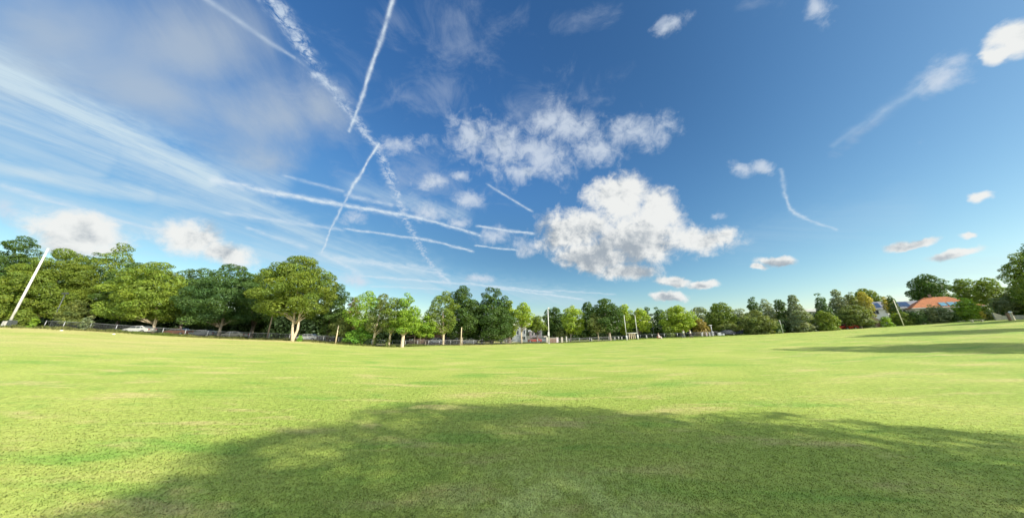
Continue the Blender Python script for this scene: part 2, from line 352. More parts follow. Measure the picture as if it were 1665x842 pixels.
M = dict(
    turf=mk_ground(), blade=mk_blade(), leaf=mk_leaf(), bark=mk_bark(),
    asphalt=simple('asphalt', (.05, .05, .052), .9, var=.2, scale=2, bump=.3),
    white=simple('white_render', (.74, .73, .68), .8, var=.05), offwhite=simple('cream_render', (.58, .55, .47), .85, var=.08),
    pinkwall=simple('pale_pink_render', (.62, .50, .52), .85, var=.05),
    greywall=simple('grey_cladding', (.30, .33, .35), .8, var=.08), slate=simple('grey_slate', (.20, .205, .22), .7, var=.2, scale=4),
    brick=mk_tiles('brick', (.40, .25, .17), 5), orange=mk_tiles('orange_tiles', (.47, .17, .06), 4),
    glass=simple('window_glass', (.03, .04, .05), .08, var=.02, spec=.8), solar=simple('solar_glass', (.05, .08, .14), .12, var=.1, spec=.9),
    skylight=simple('skylight_glass', (.16, .30, .36), .1, var=.1, spec=.9),
    steel=simple('galvanised_steel', (.34, .35, .35), .45, .6, .12, 8), grime=simple('weathered_white_paint', (.50, .50, .46), .6, var=.18, scale=3), wire=simple('dull_wire', (.12, .125, .125), .6, .3, .1, 8), dsteel=simple('dark_steel', (.06, .07, .07), .5, .3, .1, 8),
    wpaint=simple('white_paint', (.78, .77, .72), .5, var=.08, scale=5), cream=simple('cream_paint', (.62, .58, .42), .55, var=.1, scale=5),
    wood=simple('weathered_wood', (.24, .19, .13), .85, var=.25, scale=5, bump=.4), palewood=simple('pale_wood', (.46, .38, .24), .85, var=.2, scale=5, bump=.3),
    brown=simple('brown_wood', (.17, .11, .07), .85, var=.25, scale=4), concrete=simple('concrete', (.36, .35, .32), .9, var=.15, scale=4, bump=.4),
    stone=simple('pale_stone', (.46, .42, .33), .9, var=.18, scale=2.5, bump=.5), rubber=simple('rubber', (.02, .02, .02), .8), rim=simple('wheel_rim', (.4, .4, .41), .3, .8),
    carpaint=paint_by_object('car_paint', .25, coat=.6), cloth=paint_by_object('cloth', .85), lampred=simple('red_lens', (.4, .02, .02), .2), lamplens=simple('clear_lens', (.7, .7, .68), .15),
    skin=simple('skin', (.45, .27, .19), .6, var=.03), hair=simple('hair', (.05, .035, .02), .7), hedge=None)

# ---------------------------------------------------------------- terrain
EDGE = [(-200, 527, 47), (0, 530, 48), (100, 533, 48), (200, 541, 50), (300, 547, 52), (400, 551, 54), (490, 554, 56), (560, 560, 55), (640, 564, 54), (700, 562, 62),
        (750, 561, 68), (850, 559, 74), (930, 557, 76), (1000, 554, 78), (1060, 550, 74), (1130, 548, 70), (1200, 545, 70), (1300, 540, 68),
        (1400, 534, 66), (1500, 527, 64), (1600, 520, 60), (1665, 516, 56), (1850, 514, 46)]
_az, _R, _Z = [], [], []
for px, row, Y in EDGE:
    x = xat(px, row, Y); _az.append(math.atan2(x, Y)); _R.append(math.hypot(x, Y)); _Z.append(zrow(row, Y))
_az = np.array([-PI, -2.2] + _az + [2.2, PI]); _R = np.array([60, 60] + _R + [70, 60]); _Z = np.array([0, 0] + _Z + [0, 0])
_s = np.linspace(-PI, PI, 721); _k = np.hanning(25); _k /= _k.sum()
def _sm(v):
    y = np.interp(_s, _az, v); return np.convolve(np.r_[y[-13:-1], y, y[1:13]], _k, 'same')[12:-12]
_RS, _ZS = _sm(_R), _sm(_Z)
def ground(x, y):
    x = np.asarray(x, float); y = np.asarray(y, float)
    a = np.arctan2(x, y); r = np.hypot(x, y)
    R = np.interp(a, _s, _RS); Z = np.interp(a, _s, _ZS)
    s = np.clip(r / R, 0, 1)
    return Z * s**1.6 + .035*np.sin(x*.21+1)*np.cos(y*.17)*np.clip(r/12, 0, 1)
def gz(x, y): return float(ground(x, y))
def edgeY(px):
    return float(np.interp(px, [e[0] for e in EDGE], [e[2] for e in EDGE]))

# ---------------------------------------------------------------- mesh helpers
def link(name, verts, quads, material, parent=None, smooth=False, tris=None, tint=None):
    verts = np.asarray(verts, np.float32).reshape(-1, 3)
    me = bpy.data.meshes.new(name)
    fl = []; starts = []; tot = 0
    if quads is not None and len(quads):
        q = np.asarray(quads, np.int32).reshape(-1, 4); fl.append(q.ravel()); starts.append(np.arange(len(q))*4); tot = len(q)*4
    if tris is not None and len(tris):
        t = np.asarray(tris, np.int32).reshape(-1, 3); fl.append(t.ravel()); starts.append(tot + np.arange(len(t))*3)
    loops = np.concatenate(fl); starts = np.concatenate(starts).astype(np.int32)
    me.vertices.add(len(verts)); me.vertices.foreach_set('co', verts.ravel())
    me.loops.add(len(loops)); me.loops.foreach_set('vertex_index', loops)
    me.polygons.add(len(starts)); me.polygons.foreach_set('loop_start', starts)
    if tint is not None:
        a = me.attributes.new('tint', 'FLOAT_VECTOR', 'FACE'); a.data.foreach_set('vector', np.asarray(tint, np.float32).ravel())
    me.update(calc_edges=True); me.validate()
    if smooth: me.polygons.foreach_set('use_smooth', [True]*len(me.polygons))
    me.materials.append(material)
    o = bpy.data.objects.new(name, me); C.objects.link(o)
    if parent: o.parent = parent
    return o
class MB:
    def __init__(s): s.v = []; s.f = []
    def poly(s, pts, faces):
        n = len(s.v); s.v += [tuple(p) for p in pts]; s.f += [tuple(n+i for i in f) for f in faces]; return s
    def box(s, x0, x1, y0, y1, z0, z1):
        return s.poly([(x0,y0,z0),(x1,y0,z0),(x1,y1,z0),(x0,y1,z0),(x0,y0,z1),(x1,y0,z1),(x1,y1,z1),(x0,y1,z1)],
                      [(3,2,1,0),(4,5,6,7),(0,1,5,4),(1,2,6,5),(2,3,7,6),(3,0,4,7)])
    def tube(s, pts, radii, n=8, cap=True):
        pts = [Vector(p) for p in pts]; base = len(s.v)
        if not hasattr(radii, '__len__'): radii = [radii]*len(pts)
        for i, p in enumerate(pts):
            d = (pts[min(i+1, len(pts)-1)] - pts[max(i-1, 0)]).normalized()
            a = d.cross(Vector((0, 1, 0)) if abs(d.y) < .9 else Vector((1, 0, 0))).normalized(); b = d.cross(a)
            for k in range(n):
                t = 2*PI*k/n; s.v.append(tuple(p + (a*math.cos(t) + b*math.sin(t))*radii[i]))
        for i in range(len(pts)-1):
            for k in range(n):
                s.f.append((base+i*n+k, base+i*n+(k+1) % n, base+(i+1)*n+(k+1) % n, base+(i+1)*n+k))
        if cap:
            s.f.append(tuple(base+k for k in range(n))[::-1]); s.f.append(tuple(base+(len(pts)-1)*n+k for k in range(n)))
        return s
    def prism(s, prof, y0, y1):           # profile in (x, z) swept along y
        n = len(prof); return s.poly([(x, y0, z) for x, z in prof] + [(x, y1, z) for x, z in prof],
            [tuple(range(n)), tuple(range(2*n-1, n-1, -1))] + [(i, i+n, (i+1) % n + n, (i+1) % n) for i in range(n)])
    def build(s, name, material, parent=None, smooth=False, bevel=0):
        me = bpy.data.meshes.new(name); me.from_pydata(s.v, [], s.f); me.update()
        import bmesh
        bm = bmesh.new(); bm.from_mesh(me); bmesh.ops.recalc_face_normals(bm, faces=bm.faces)
        if bevel: bmesh.ops.bevel(bm, geom=list(bm.edges), offset=bevel, segments=2, affect='EDGES')
        bm.to_mesh(me); bm.free()
        if smooth: me.polygons.foreach_set('use_smooth', [True]*len(me.polygons))
        me.materials.append(material); o = bpy.data.objects.new(name, me); C.objects.link(o)
        if parent: o.parent = parent
        return o
def empty(name, loc, rz=0): 
    o = bpy.data.objects.new(name, None); C.objects.link(o); o.location = loc; o.rotation_euler = (0, 0, rz); o.empty_display_size = .3; return o
def tag(o, label=None, cat=None, group=None, kind=None):
    if label: o['label'] = label
    if cat: o['category'] = cat
    if group: o['group'] = group
    if kind: o['kind'] = kind
    return o
def copy_tree(o, parent=None):
    c = o.copy(); C.objects.link(c)
    if parent: c.parent = parent
    for ch in list(o.children): copy_tree(ch, c)
    return c

# ---------------------------------------------------------------- ground sheet
def build_ground():
    na = 360; rs = np.r_[0.6, np.linspace(2, 30, 29), np.linspace(31.5, 140, 60), 160, 200, 260, 350, 600, 1200, 3000, 6000]
    az = np.linspace(-PI, PI, na, endpoint=False)
    A, Rr = np.meshgrid(az, rs); x = np.sin(A)*Rr; y = np.cos(A)*Rr; z = ground(x, y)
    v = np.stack([x, y, z], -1).reshape(-1, 3); v = np.vstack([v, [[0, 0, gz(0, 0)]]])
    i = np.arange(len(rs)-1)[:, None]; k = np.arange(na)[None]; k2 = (k+1) % na
    q = np.stack([i*na+k, (i+1)*na+k, (i+1)*na+k2, i*na+k2], -1).reshape(-1, 4)[:, ::-1]
    c = len(v)-1; k = np.arange(na); t = np.stack([np.full(na, c), k, (k+1) % na], -1)[:, ::-1]
    o = link('ground', v, q, M['turf'], tris=t, smooth=True); tag(o, kind='structure')
build_ground()

def build_blades():
    rng = np.random.default_rng(3); n = 620000
    r = 3.6 * (33/3.6) ** (rng.random(n)**1.2)
    a = (rng.random(n)*2-1) * math.radians(66)
    x = np.sin(a)*r; y = np.cos(a)*r
    # loose tufts
    tx = rng.normal(0, .05, n); ty = rng.normal(0, .05, n)
    x = np.round(x/.13)*.13*.18 + x*.82 + tx; y = np.round(y/.13)*.13*.18 + y*.82 + ty
    z = ground(x, y) - .004
    fd = np.clip((33-r)/24, 0, 1); fd = fd*fd*(3-2*fd); h = (.009 + .019*rng.random(n)**1.6) * (.25+.75*fd); w = .0027*(1 + r/3.4)*(.7+.6*rng.random(n))*(.3+.7*fd)
    th = rng.random(n)*2*PI; lean = rng.random(n)*1.0*h; ld = rng.random(n)*2*PI
    p = np.stack([x, y, z], -1); s = np.stack([np.cos(th)*w, np.sin(th)*w, np.zeros(n)], -1)
    tip = p + np.stack([np.cos(ld)*lean, np.sin(ld)*lean, h], -1)
    v = np.stack([p-s, p+s, tip], 1).reshape(-1, 3); t = np.arange(n*3).reshape(-1, 3)
    k = 1.08 + .42*rng.random(n)**1.2; k = k*fd + 1.05*(1-fd); dry = (rng.random(n) < .16)
    tint = np.stack([k*(1+.35*dry), k*(1+.1*dry), k*(1+.6*dry)], -1)
    o = link('grass', v, None, M['blade'], tris=t, tint=tint)
    tag(o, 'short mown grass blades covering the near part of the field', 'grass', kind='stuff')
build_blades()

# ---------------------------------------------------------------- trees
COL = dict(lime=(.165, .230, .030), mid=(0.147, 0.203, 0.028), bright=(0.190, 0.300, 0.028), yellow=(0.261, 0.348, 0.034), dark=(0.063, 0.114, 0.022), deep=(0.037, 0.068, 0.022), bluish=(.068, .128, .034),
           olive=(.150, .185, .048), copper=(0.166, 0.114, 0.053), gold=(0.371, 0.324, 0.056), grey=(0.181, 0.218, 0.106), bronze=(0.238, 0.186, 0.040), fresh=(0.174, 0.332, 0.044))
BARK = dict(pale=(.46, .38, .26), grey=(.26, .22, .17), dark=(.11, .09, .07), ivy=(.15, .17, .05))
def prof(shape, z):
    z = np.clip(z, 0, 1)
    if shape == 'round': return np.sin(PI*np.clip(z, .02, .98)**.85)**.55
    if shape == 'dome': return np.where(z > .32, np.sqrt(np.clip(1-((z-.32)/.68)**2, 0, 1)), .72+.28*z/.32)
    if shape == 'cone': return (1-z)**.85*.95+.05
    if shape == 'column': return np.sin(PI*np.clip(z*.93+.05, .02, .98))**.42
    if shape == 'spire': return np.where(z < .35, .8+.2*z/.35, (1-(z-.35)/.65)**.75*.97+.03)
    return np.ones_like(z)
def leaf_cloud(rng, ctr, rad, flat, ls, cov, keep_in=.06, droop=0.0, long=1.0):
    """leaf faces on the shells of overlapping lobes; returns verts, quads, tint"""
    A = 4*PI*rad**2; n = np.maximum((A*cov/(ls*ls*.55*long)).astype(int), 8)
    idx = np.repeat(np.arange(len(rad)), n); N = len(idx)
    d = rng.normal(size=(N, 3)); d /= np.linalg.norm(d, axis=1)[:, None]
    rr = rad[idx]*(.80+.22*rng.random(N)+.10*np.abs(rng.normal(size=N)))
    p = ctr[idx] + d*rr[:, None]*np.array([1, 1, flat]); 
    inside = np.zeros(N, bool)
    for j in range(len(rad)):
        q = (p-ctr[j])/np.array([1, 1, flat]); inside |= ((q*q).sum(1) < (rad[j]*.74)**2) & (idx != j)
    keep = (~inside | (rng.random(N) < keep_in)) & ((d[:, 2] > -.35) | (rng.random(N) < .5))
    p = p[keep]; d = d[keep]; idx = idx[keep]; N = len(p)
    nrm = d*np.array([1, 1, 1.0]) + rng.normal(size=(N, 3))*.55 + np.array([0, 0, .5]); nrm /= np.linalg.norm(nrm, axis=1)[:, None]
    t = np.cross(nrm, rng.normal(size=(N, 3)) + np.array([0, 0, droop*3])); t /= np.linalg.norm(t, axis=1)[:, None]+1e-9; b = np.cross(nrm, t)
    s = ls*(.6+.7*rng.random(N))[:, None]*.5
    w = .62
    v = np.stack([p-t*s*long, p-b*s*w, p+t*s*long, p+b*s*w], 1)
    v[:, 1] += nrm*s*.25; v[:, 3] += nrm*s*.25
    q = np.arange(N*4).reshape(-1, 4)
    lobek = (.86+.28*rng.random(len(rad)))[idx]; k = lobek*(.78+.44*rng.random(N)); hue = rng.normal(0, .07, N) + rng.normal(0, .06, len(rad))[idx]
    tint = np.stack([k*(1+hue), k*(1+hue*.3), k*(1-hue)], -1)
    return v.reshape(-1, 3), q, tint
def tree(name, label, px, top, hw, Y, bot, shape='dome', col='mid', nl=40, lr=.20, seed=1, trunk='grey', tpx=None, tr=None, stems=None,
         cat='tree', group='trees along the far side of the field', ls=None, cov=1.0, gaps=0.0, asym=0, base_z=None, foliage='crown', flat=.62, depth=.85, droop=0, sink=0.0):
    rng = np.random.default_rng(seed*7+11)
    mid = (top+bot)/2; x = xat(px, mid, Y); z0 = gz(x, Y) if base_z is None else base_z; cph = Y/math.hypot(x, Y)
    zt = zrow(top, Y); zb = max(zrow(bot, Y), z0 + .0); w = hw*Y/ray(px, mid).y*cph
    root = empty(name, (x, Y, z0)); tag(root, label, cat, group)
    w *= 1.38 if (px < 470 or px > 1480) and name != 'shrub' else (1.28 if px > 1180 else 1.12)
    H = zt - z0; hb = zb - z0 - sink
    nl = int(nl*1.8); lr_m = min(lr*.98*math.sqrt(max(w, .3)*max(H-hb, .3)/2), w*.5)
    # lobes
    zz = rng.random(nl*3); pr = prof(shape, zz); sel = rng.random(nl*3) < (pr+.15)/1.15; zz = zz[sel][:nl]; n = len(zz)
    ang = rng.random(n)*2*PI; rr = prof(shape, zz)*np.sqrt(.18+.82*rng.random(n))
    rad = lr_m*(.65+.7*rng.random(n))*(1.12-.35*zz)
    Hc = (H-hb)
    r_lim = np.maximum(w - rad*.85, w*.12)
    pull = 1-.55*np.clip((zz-.7)/.3, 0, 1); cx = np.cos(ang)*rr*r_lim*pull; cy = np.sin(ang)*rr*r_lim*depth; cz = hb + rad*flat*.8 + zz*(Hc - rad*flat*1.75)
    if asym: cx += asym*w*(zz-.5)
    kx = w/max((np.abs(cx)+rad*1.0).max(), 1e-3); cx *= max(kx, 1.0)
    zmx = (cz + rad*flat*.9).max(); zs = (H-hb)/(zmx-hb); cz = hb + (cz-hb)*zs; rad = rad*np.clip(math.sqrt(max(kx, 1.0)), 1, 1.25)
    ctr = np.stack([cx, cy, cz], -1)
    ls = ls or max(.18, .0046*Y)
    v, q, tint = leaf_cloud(rng, ctr, rad, flat, ls, cov*(1-gaps), .03, droop, 1.0 if shape not in ('cone', 'spire') else 1.25)
    if gaps < .2:                               # inner leaves close the crown
        nc = 7; zc = (np.arange(nc)+.5)/nc; rc = np.maximum(prof(shape, zc)*w*.48, .2)
        v2, q2, t2 = leaf_cloud(rng, np.stack([(asym*w*(zc-.5) if asym else 0)+rng.normal(0, .08*w, nc), rng.normal(0, .08*w, nc), hb + (H-hb)*(.10+.74*zc)], -1), rc, min(1.0, .55*(H-hb)/nc/rc.mean()*1.6), ls*1.9, .8, .5)
        v = np.vstack([v, v2]); q = np.vstack([q, q2+len(v)-len(v2)]); tint = np.vstack([tint, t2])
    cr = link(foliage, v, q, M['leaf'], root, tint=tint); cr.color = (*COL[col], 1)
    # trunk and limbs
    tr = (tr or max(.10, .026*H))*cph**.7
    mb = MB(); tx0 = 0.0
    if tpx is not None: tx0 = xat(tpx, 552 if px > 250 else 535, Y) - x
    if trunk:
        lean = rng.normal(0, .02, 2)*H; top_h = hb + Hc*.62
        pts = [(tx0, 0, -.3), (tx0, 0, .25), (tx0*.9+lean[0]*.3, lean[1]*.3, top_h*.3), (tx0*.5+lean[0]*.7, lean[1]*.7, top_h*.62), (lean[0], lean[1], top_h)]
        if stems is None or stems == 1:
            mb.tube(pts, [tr*1.45, tr*1.08, tr*.92, tr*.66, tr*.2], 9)
        else:
            for k in range(stems):
                s_ = (k-(stems-1)/2)
                pk = [(tx0, 0, -.3), (tx0+s_*tr*.6, 0, .4), (tx0+s_*tr*3.4, s_*.2, top_h*.17), (tx0*.8+s_*tr*4.2, 0, top_h*.42), (tx0*.3+s_*tr*3.8, 0, top_h)]
                mb.tube(pk, [tr*1.3, tr*1.0, tr*.8, tr*.66, tr*.2], 8)
        order = np.argsort(cz)[:max(6, n//2)]
        for j in order[:14]:
            h0 = min(max(hb*.75, cz[j]*.55), top_h*.9); f = h0/top_h
            s0 = Vector((tx0*(1-f*.8)+lean[0]*f, lean[1]*f, h0)); e = Vector(ctr[j]); mmid = s0.lerp(e, .5) + Vector((0, 0, .06*H*rng.random()))
            rb = tr*(.42-.18*f); mb.tube([s0, mmid, e], [rb, rb*.6, rb*.2], 6)
        if mb.v:
            tk = mb.build('trunk' if foliage == 'crown' else 'stem', M['bark'], root, smooth=True); tk.color = (*BARK[trunk], 1)
    return root

LEFT = 'trees in the wooded belt on the left'
T = [
  # label, px, top, hw, Y, bot, kwargs    (left belt, back row first)
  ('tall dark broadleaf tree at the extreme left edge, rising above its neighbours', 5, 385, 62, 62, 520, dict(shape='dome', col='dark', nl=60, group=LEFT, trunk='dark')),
  ('mid green tree just right of the top of the white mast', 88, 406, 66, 56, 515, dict(shape='dome', col='mid', nl=84, group=LEFT, trunk='dark')),
  ('green tree in front of the tall dark one, beside the foot of the white mast', 20, 430, 52, 52, 520, dict(shape='dome', col='mid', nl=44, group=LEFT, trunk='dark')),
  ('ragged tall tree with loose upswept top right of the low white cloud', 176, 396, 50, 62, 515, dict(shape='spire', col='mid', nl=46, lr=.24, gaps=.25, group=LEFT, trunk='dark')),
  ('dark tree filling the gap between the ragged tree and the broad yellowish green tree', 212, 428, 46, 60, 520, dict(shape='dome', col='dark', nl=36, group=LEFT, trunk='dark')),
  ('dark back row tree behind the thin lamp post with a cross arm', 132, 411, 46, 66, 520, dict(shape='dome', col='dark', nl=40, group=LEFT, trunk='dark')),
  ('broad yellowish green spreading tree whose pale trunk stands behind the fence', 248, 427, 72, 55, 522, dict(shape='dome', col='lime', nl=80, lr=.17, tpx=250, trunk='pale', tr=.34, group=LEFT)),
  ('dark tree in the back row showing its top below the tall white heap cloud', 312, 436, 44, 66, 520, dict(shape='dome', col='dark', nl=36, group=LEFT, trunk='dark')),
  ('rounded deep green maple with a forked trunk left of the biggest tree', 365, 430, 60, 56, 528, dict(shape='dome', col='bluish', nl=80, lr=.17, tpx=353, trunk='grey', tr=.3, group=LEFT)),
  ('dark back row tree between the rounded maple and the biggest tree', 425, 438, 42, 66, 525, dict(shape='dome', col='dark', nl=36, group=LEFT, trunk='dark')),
  ('biggest tree of the wooded belt with two pale stems in front of the fence', 484, 416, 70, 54, 517, dict(shape='dome', col='mid', nl=120, lr=.155, trunk='pale', tr=.32, stems=2, tpx=476, group=LEFT, gaps=.05)),
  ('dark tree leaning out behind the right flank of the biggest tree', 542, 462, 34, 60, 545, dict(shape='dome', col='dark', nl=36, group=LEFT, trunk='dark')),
  ('low tree with copper brown leaves below the right flank of the biggest tree', 574, 484, 18, 62, 548, dict(shape='round', col='copper', nl=20, group=LEFT, trunk='dark')),
  # centre-left: open crowned trees
  ('airy green tree with sky showing through, leftmost of the lopped trees', 597, 473, 34, 56, 536, dict(shape='round', col='bright', nl=34, lr=.24, gaps=.35, tpx=588, trunk='ivy', tr=.2)),
  ('lopped tree with a leaning reddish trunk, second from the left of the lopped trees', 621, 478, 24, 55, 540, dict(shape='spire', col='olive', nl=28, lr=.26, gaps=.3, tpx=608, trunk='pale', tr=.26)),
  ('lopped tree with a slim straight trunk between the leaning one and the pointed one', 641, 484, 22, 54, 542, dict(shape='round', col='mid', nl=28, lr=.25, gaps=.2, tpx=633, trunk='pale', tr=.22)),
  ('pointed yellow green tree with a stout pale trunk right at the field edge', 661, 476, 25, 54, 542, dict(shape='spire', col='bright', nl=44, lr=.22, gaps=.1, tpx=655, trunk='pale', tr=.32)),
  ('small green tree over the low roof, right of the pointed tree', 694, 509, 20, 64, 549, dict(shape='dome', col='bright', nl=24, lr=.25, trunk='dark')),
  ('light green tree whose open left side overhangs the brick building', 719, 474, 25, 66, 545, dict(shape='round', col='mid', nl=40, lr=.22, gaps=.2, tpx=721, trunk='pale', tr=.26)),
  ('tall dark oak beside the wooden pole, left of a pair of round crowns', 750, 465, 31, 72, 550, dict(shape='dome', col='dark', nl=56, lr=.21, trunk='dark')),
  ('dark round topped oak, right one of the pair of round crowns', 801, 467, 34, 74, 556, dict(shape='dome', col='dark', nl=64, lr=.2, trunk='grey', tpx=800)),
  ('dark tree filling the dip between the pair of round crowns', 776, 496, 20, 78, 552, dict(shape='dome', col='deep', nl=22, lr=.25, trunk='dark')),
  ('light green tree close to the right of the round topped oak', 828, 489, 16, 80, 548, dict(shape='round', col='yellow', nl=24, lr=.27, trunk='grey')),
  ('yellow green tree with a tall bare pale trunk in front of the white house', 851, 492, 17, 76, 535, dict(shape='round', col='yellow', nl=28, lr=.27, gaps=.15, tpx=848, trunk='pale', tr=.22)),
  ('low green tree between the two white houses', 873, 513, 17, 80, 540, dict(shape='dome', col='mid', nl=24, lr=.27, trunk='dark')),
  ('dark tree directly behind the tall slim floodlight', 902, 499, 20, 90, 548, dict(shape='dome', col='dark', nl=30, lr=.25, trunk='dark')),
  ('brightest yellow green tree, right of the tall slim floodlight', 931, 497, 19, 82, 545, dict(shape='round', col='yellow', nl=36, lr=.24, tpx=928, trunk='grey', tr=.2)),
  ('small olive bush like tree in the shade below the brightest tree', 914, 533, 12, 84, 552, dict(shape='dome', col='olive', nl=14, lr=.3, trunk='dark')),
  ('dark tree with a domed top behind the brownish young tree', 957, 491, 18, 88, 550, dict(shape='round', col='dark', nl=32, lr=.25, trunk='dark')),
  ('brownish green young tree with a pale straight stem near the fence', 968, 508, 16, 79, 541, dict(shape='spire', col='olive', nl=24, lr=.27, gaps=.2, tpx=973, trunk='pale', tr=.16)),
  ('large dark tree with a thick reddish trunk left of the rugby posts', 985, 485, 27, 80, 541, dict(shape='dome', col='dark', nl=56, lr=.22, tpx=992, trunk='grey', tr=.42)),
  ('yellowish tree directly behind the left rugby upright', 1017, 495, 18, 84, 545, dict(shape='round', col='yellow', nl=32, lr=.25, trunk='grey')),
  ('yellowish spreading tree just right of the rugby posts', 1042, 501, 19, 82, 541, dict(shape='dome', col='yellow', nl=34, lr=.25, tpx=1038, trunk='grey', tr=.2)),
  ('dark narrow tree, left of two dark tops right of the rugby posts', 1054, 499, 9, 92, 548, dict(shape='column', col='dark', nl=18, lr=.42, trunk='dark')),
  ('dark narrow tree, right of two dark tops right of the rugby posts', 1072, 499, 11, 90, 548, dict(shape='column', col='dark', nl=20, lr=.4, trunk='dark')),
  ('broad yellow green tree behind the people on the far edge', 1103, 497, 31, 78, 541, dict(shape='dome', col='yellow', nl=60, lr=.2, trunk='grey')),
  ('pale grey green tree in the back row above the bronze leaved one', 1139, 499, 16, 96, 540, dict(shape='round', col='grey', nl=24, lr=.28, trunk='grey')),
  ('small rounded tree with bronze brown leaves behind the people', 1138, 519, 15, 76, 546, dict(shape='dome', col='bronze', nl=24, lr=.27, trunk='dark')),
  ('wide mid green tree right of the bronze leaved one', 1173, 492, 30, 80, 543, dict(shape='dome', col='mid', nl=60, lr=.2, trunk='dark')),
  ('low reddish tinged shrub tree above the dark parked cars', 1186, 524, 20, 76, 541, dict(shape='dome', col='olive', nl=24, lr=.26, trunk='dark')),
  ('loose grey green tree left of the spreading yew', 1203, 502, 14, 86, 540, dict(shape='round', col='grey', nl=22, lr=.3, trunk='dark')),
  ('dark columnar cypress standing up behind the spreading yew', 1229, 483, 10, 76, 540, dict(shape='column', col='dark', nl=30, lr=.42, trunk='dark')),
  ('grey green feathery tree right behind the columnar cypress', 1249, 486, 12, 78, 540, dict(shape='round', col='grey', nl=26, lr=.35, gaps=.1, trunk='dark')),
  ('wide spreading yew reaching the grass, olive green, below the columnar cypress', 1232, 504, 31, 70, 544, dict(shape='dome', col='olive', nl=60, lr=.2, trunk='dark', sink=.6)),
  ('blue green bushy tree right of the spreading yew', 1257, 522, 16, 69, 542, dict(shape='dome', col='bluish', nl=24, lr=.3, trunk='dark', sink=.5)),
  ('dark round tree left of the tall grey conifer', 1271, 487, 12, 78, 536, dict(shape='round', col='dark', nl=26, lr=.33, trunk='dark')),
  ('tall grey green conifer with a pointed top, over the round bushes', 1294, 480, 19, 74, 530, dict(shape='cone', col='grey', nl=60, lr=.24, trunk='dark')),
  ('low dark evergreen in front of the white gable', 1275, 515, 14, 72, 540, dict(shape='dome', col='deep', nl=20, lr=.3, trunk='dark', sink=.5)),
  ('large rounded light green bush like tree below the tall grey conifer', 1303, 504, 22, 68, 540, dict(shape='dome', col='grey', nl=44, lr=.24, trunk='dark', sink=.6)),
  ('dark blue green pointed conifer right above the long flat white roof', 1337, 477, 15, 74, 525, dict(shape='cone', col='bluish', nl=50, lr=.27, trunk='dark')),
  ('rounded green bush like tree below the long flat white roof', 1341, 505, 21, 67, 537, dict(shape='dome', col='mid', nl=40, lr=.24, trunk='dark', sink=.6)),
  ('dark bushy tree filling the hollow between two round bushes', 1323, 518, 12, 70, 538, dict(shape='dome', col='deep', nl=16, lr=.35, trunk='dark', sink=.5)),
  ('grey broad conifer with a blunt top in the middle of the conifer group', 1364, 471, 17, 76, 520, dict(shape='spire', col='grey', nl=46, lr=.25, trunk='dark')),
  ('yellowish conifer between the blunt grey one and the golden one', 1387, 475, 13, 75, 515, dict(shape='spire', col='olive', nl=36, lr=.3, trunk='dark')),
  ('green broadleaf tree rising behind the golden conifer', 1412, 469, 27, 92, 515, dict(shape='dome', col='mid', nl=44, lr=.22, trunk='dark')),
  ('golden leaved conifer standing left of the solar roofed house', 1408, 474, 11, 72, 515, dict(shape='column', col='gold', nl=30, lr=.36, trunk='dark')),
  ('wide dark yew overhanging the red parked cars', 1391, 496, 31, 67, 529, dict(shape='dome', col='olive', nl=64, lr=.2, trunk='dark', sink=.2)),
  ('small golden conifer right of the solar roofed house', 1444, 482, 8, 74, 512, dict(shape='column', col='gold', nl=24, lr=.38, gaps=.1, trunk='dark')),
  ('dark cypress right of the small golden conifer', 1455, 480, 9, 70, 526, dict(shape='spire', col='dark', nl=36, lr=.34, trunk='dark', sink=.4)),
  ('large dark oak behind the orange roofed house', 1513, 446, 36, 90, 505, dict(shape='round', col='dark', nl=80, lr=.2, trunk='dark')),
  ('row end tree with rounded green crown just right of the large oak', 1571, 453, 26, 92, 500, dict(shape='dome', col='mid', nl=40, lr=.24, trunk='dark')),
  ('leafy green tree behind the right end of the orange roof', 1610, 452, 28, 86, 505, dict(shape='dome', col='mid', nl=44, lr=.22, trunk='dark')),
  ('bushy light green tree in front of the right half of the orange roof', 1573, 484, 23, 62, 522, dict(shape='dome', col='bright', nl=44, lr=.23, trunk='dark', sink=.3)),
  ('big green tree at the right edge of the view', 1692, 410, 62, 56, 515, dict(shape='dome', col='mid', nl=70, lr=.2, trunk='dark')),
  ('tree with a spreading crown reaching in from beyond the right edge', 1700, 440, 52, 50, 505, dict(shape='dome', col='mid', nl=50, lr=.22, trunk='dark')),
]
for i, (lab, px, top, hw, Y, bot, kw) in enumerate(T):
    tree('conifer' if kw.get('shape') in ('cone', 'spire', 'column') and px > 1200 else 'tree', lab, px, top, hw, Y, bot, seed=i+1, **kw)

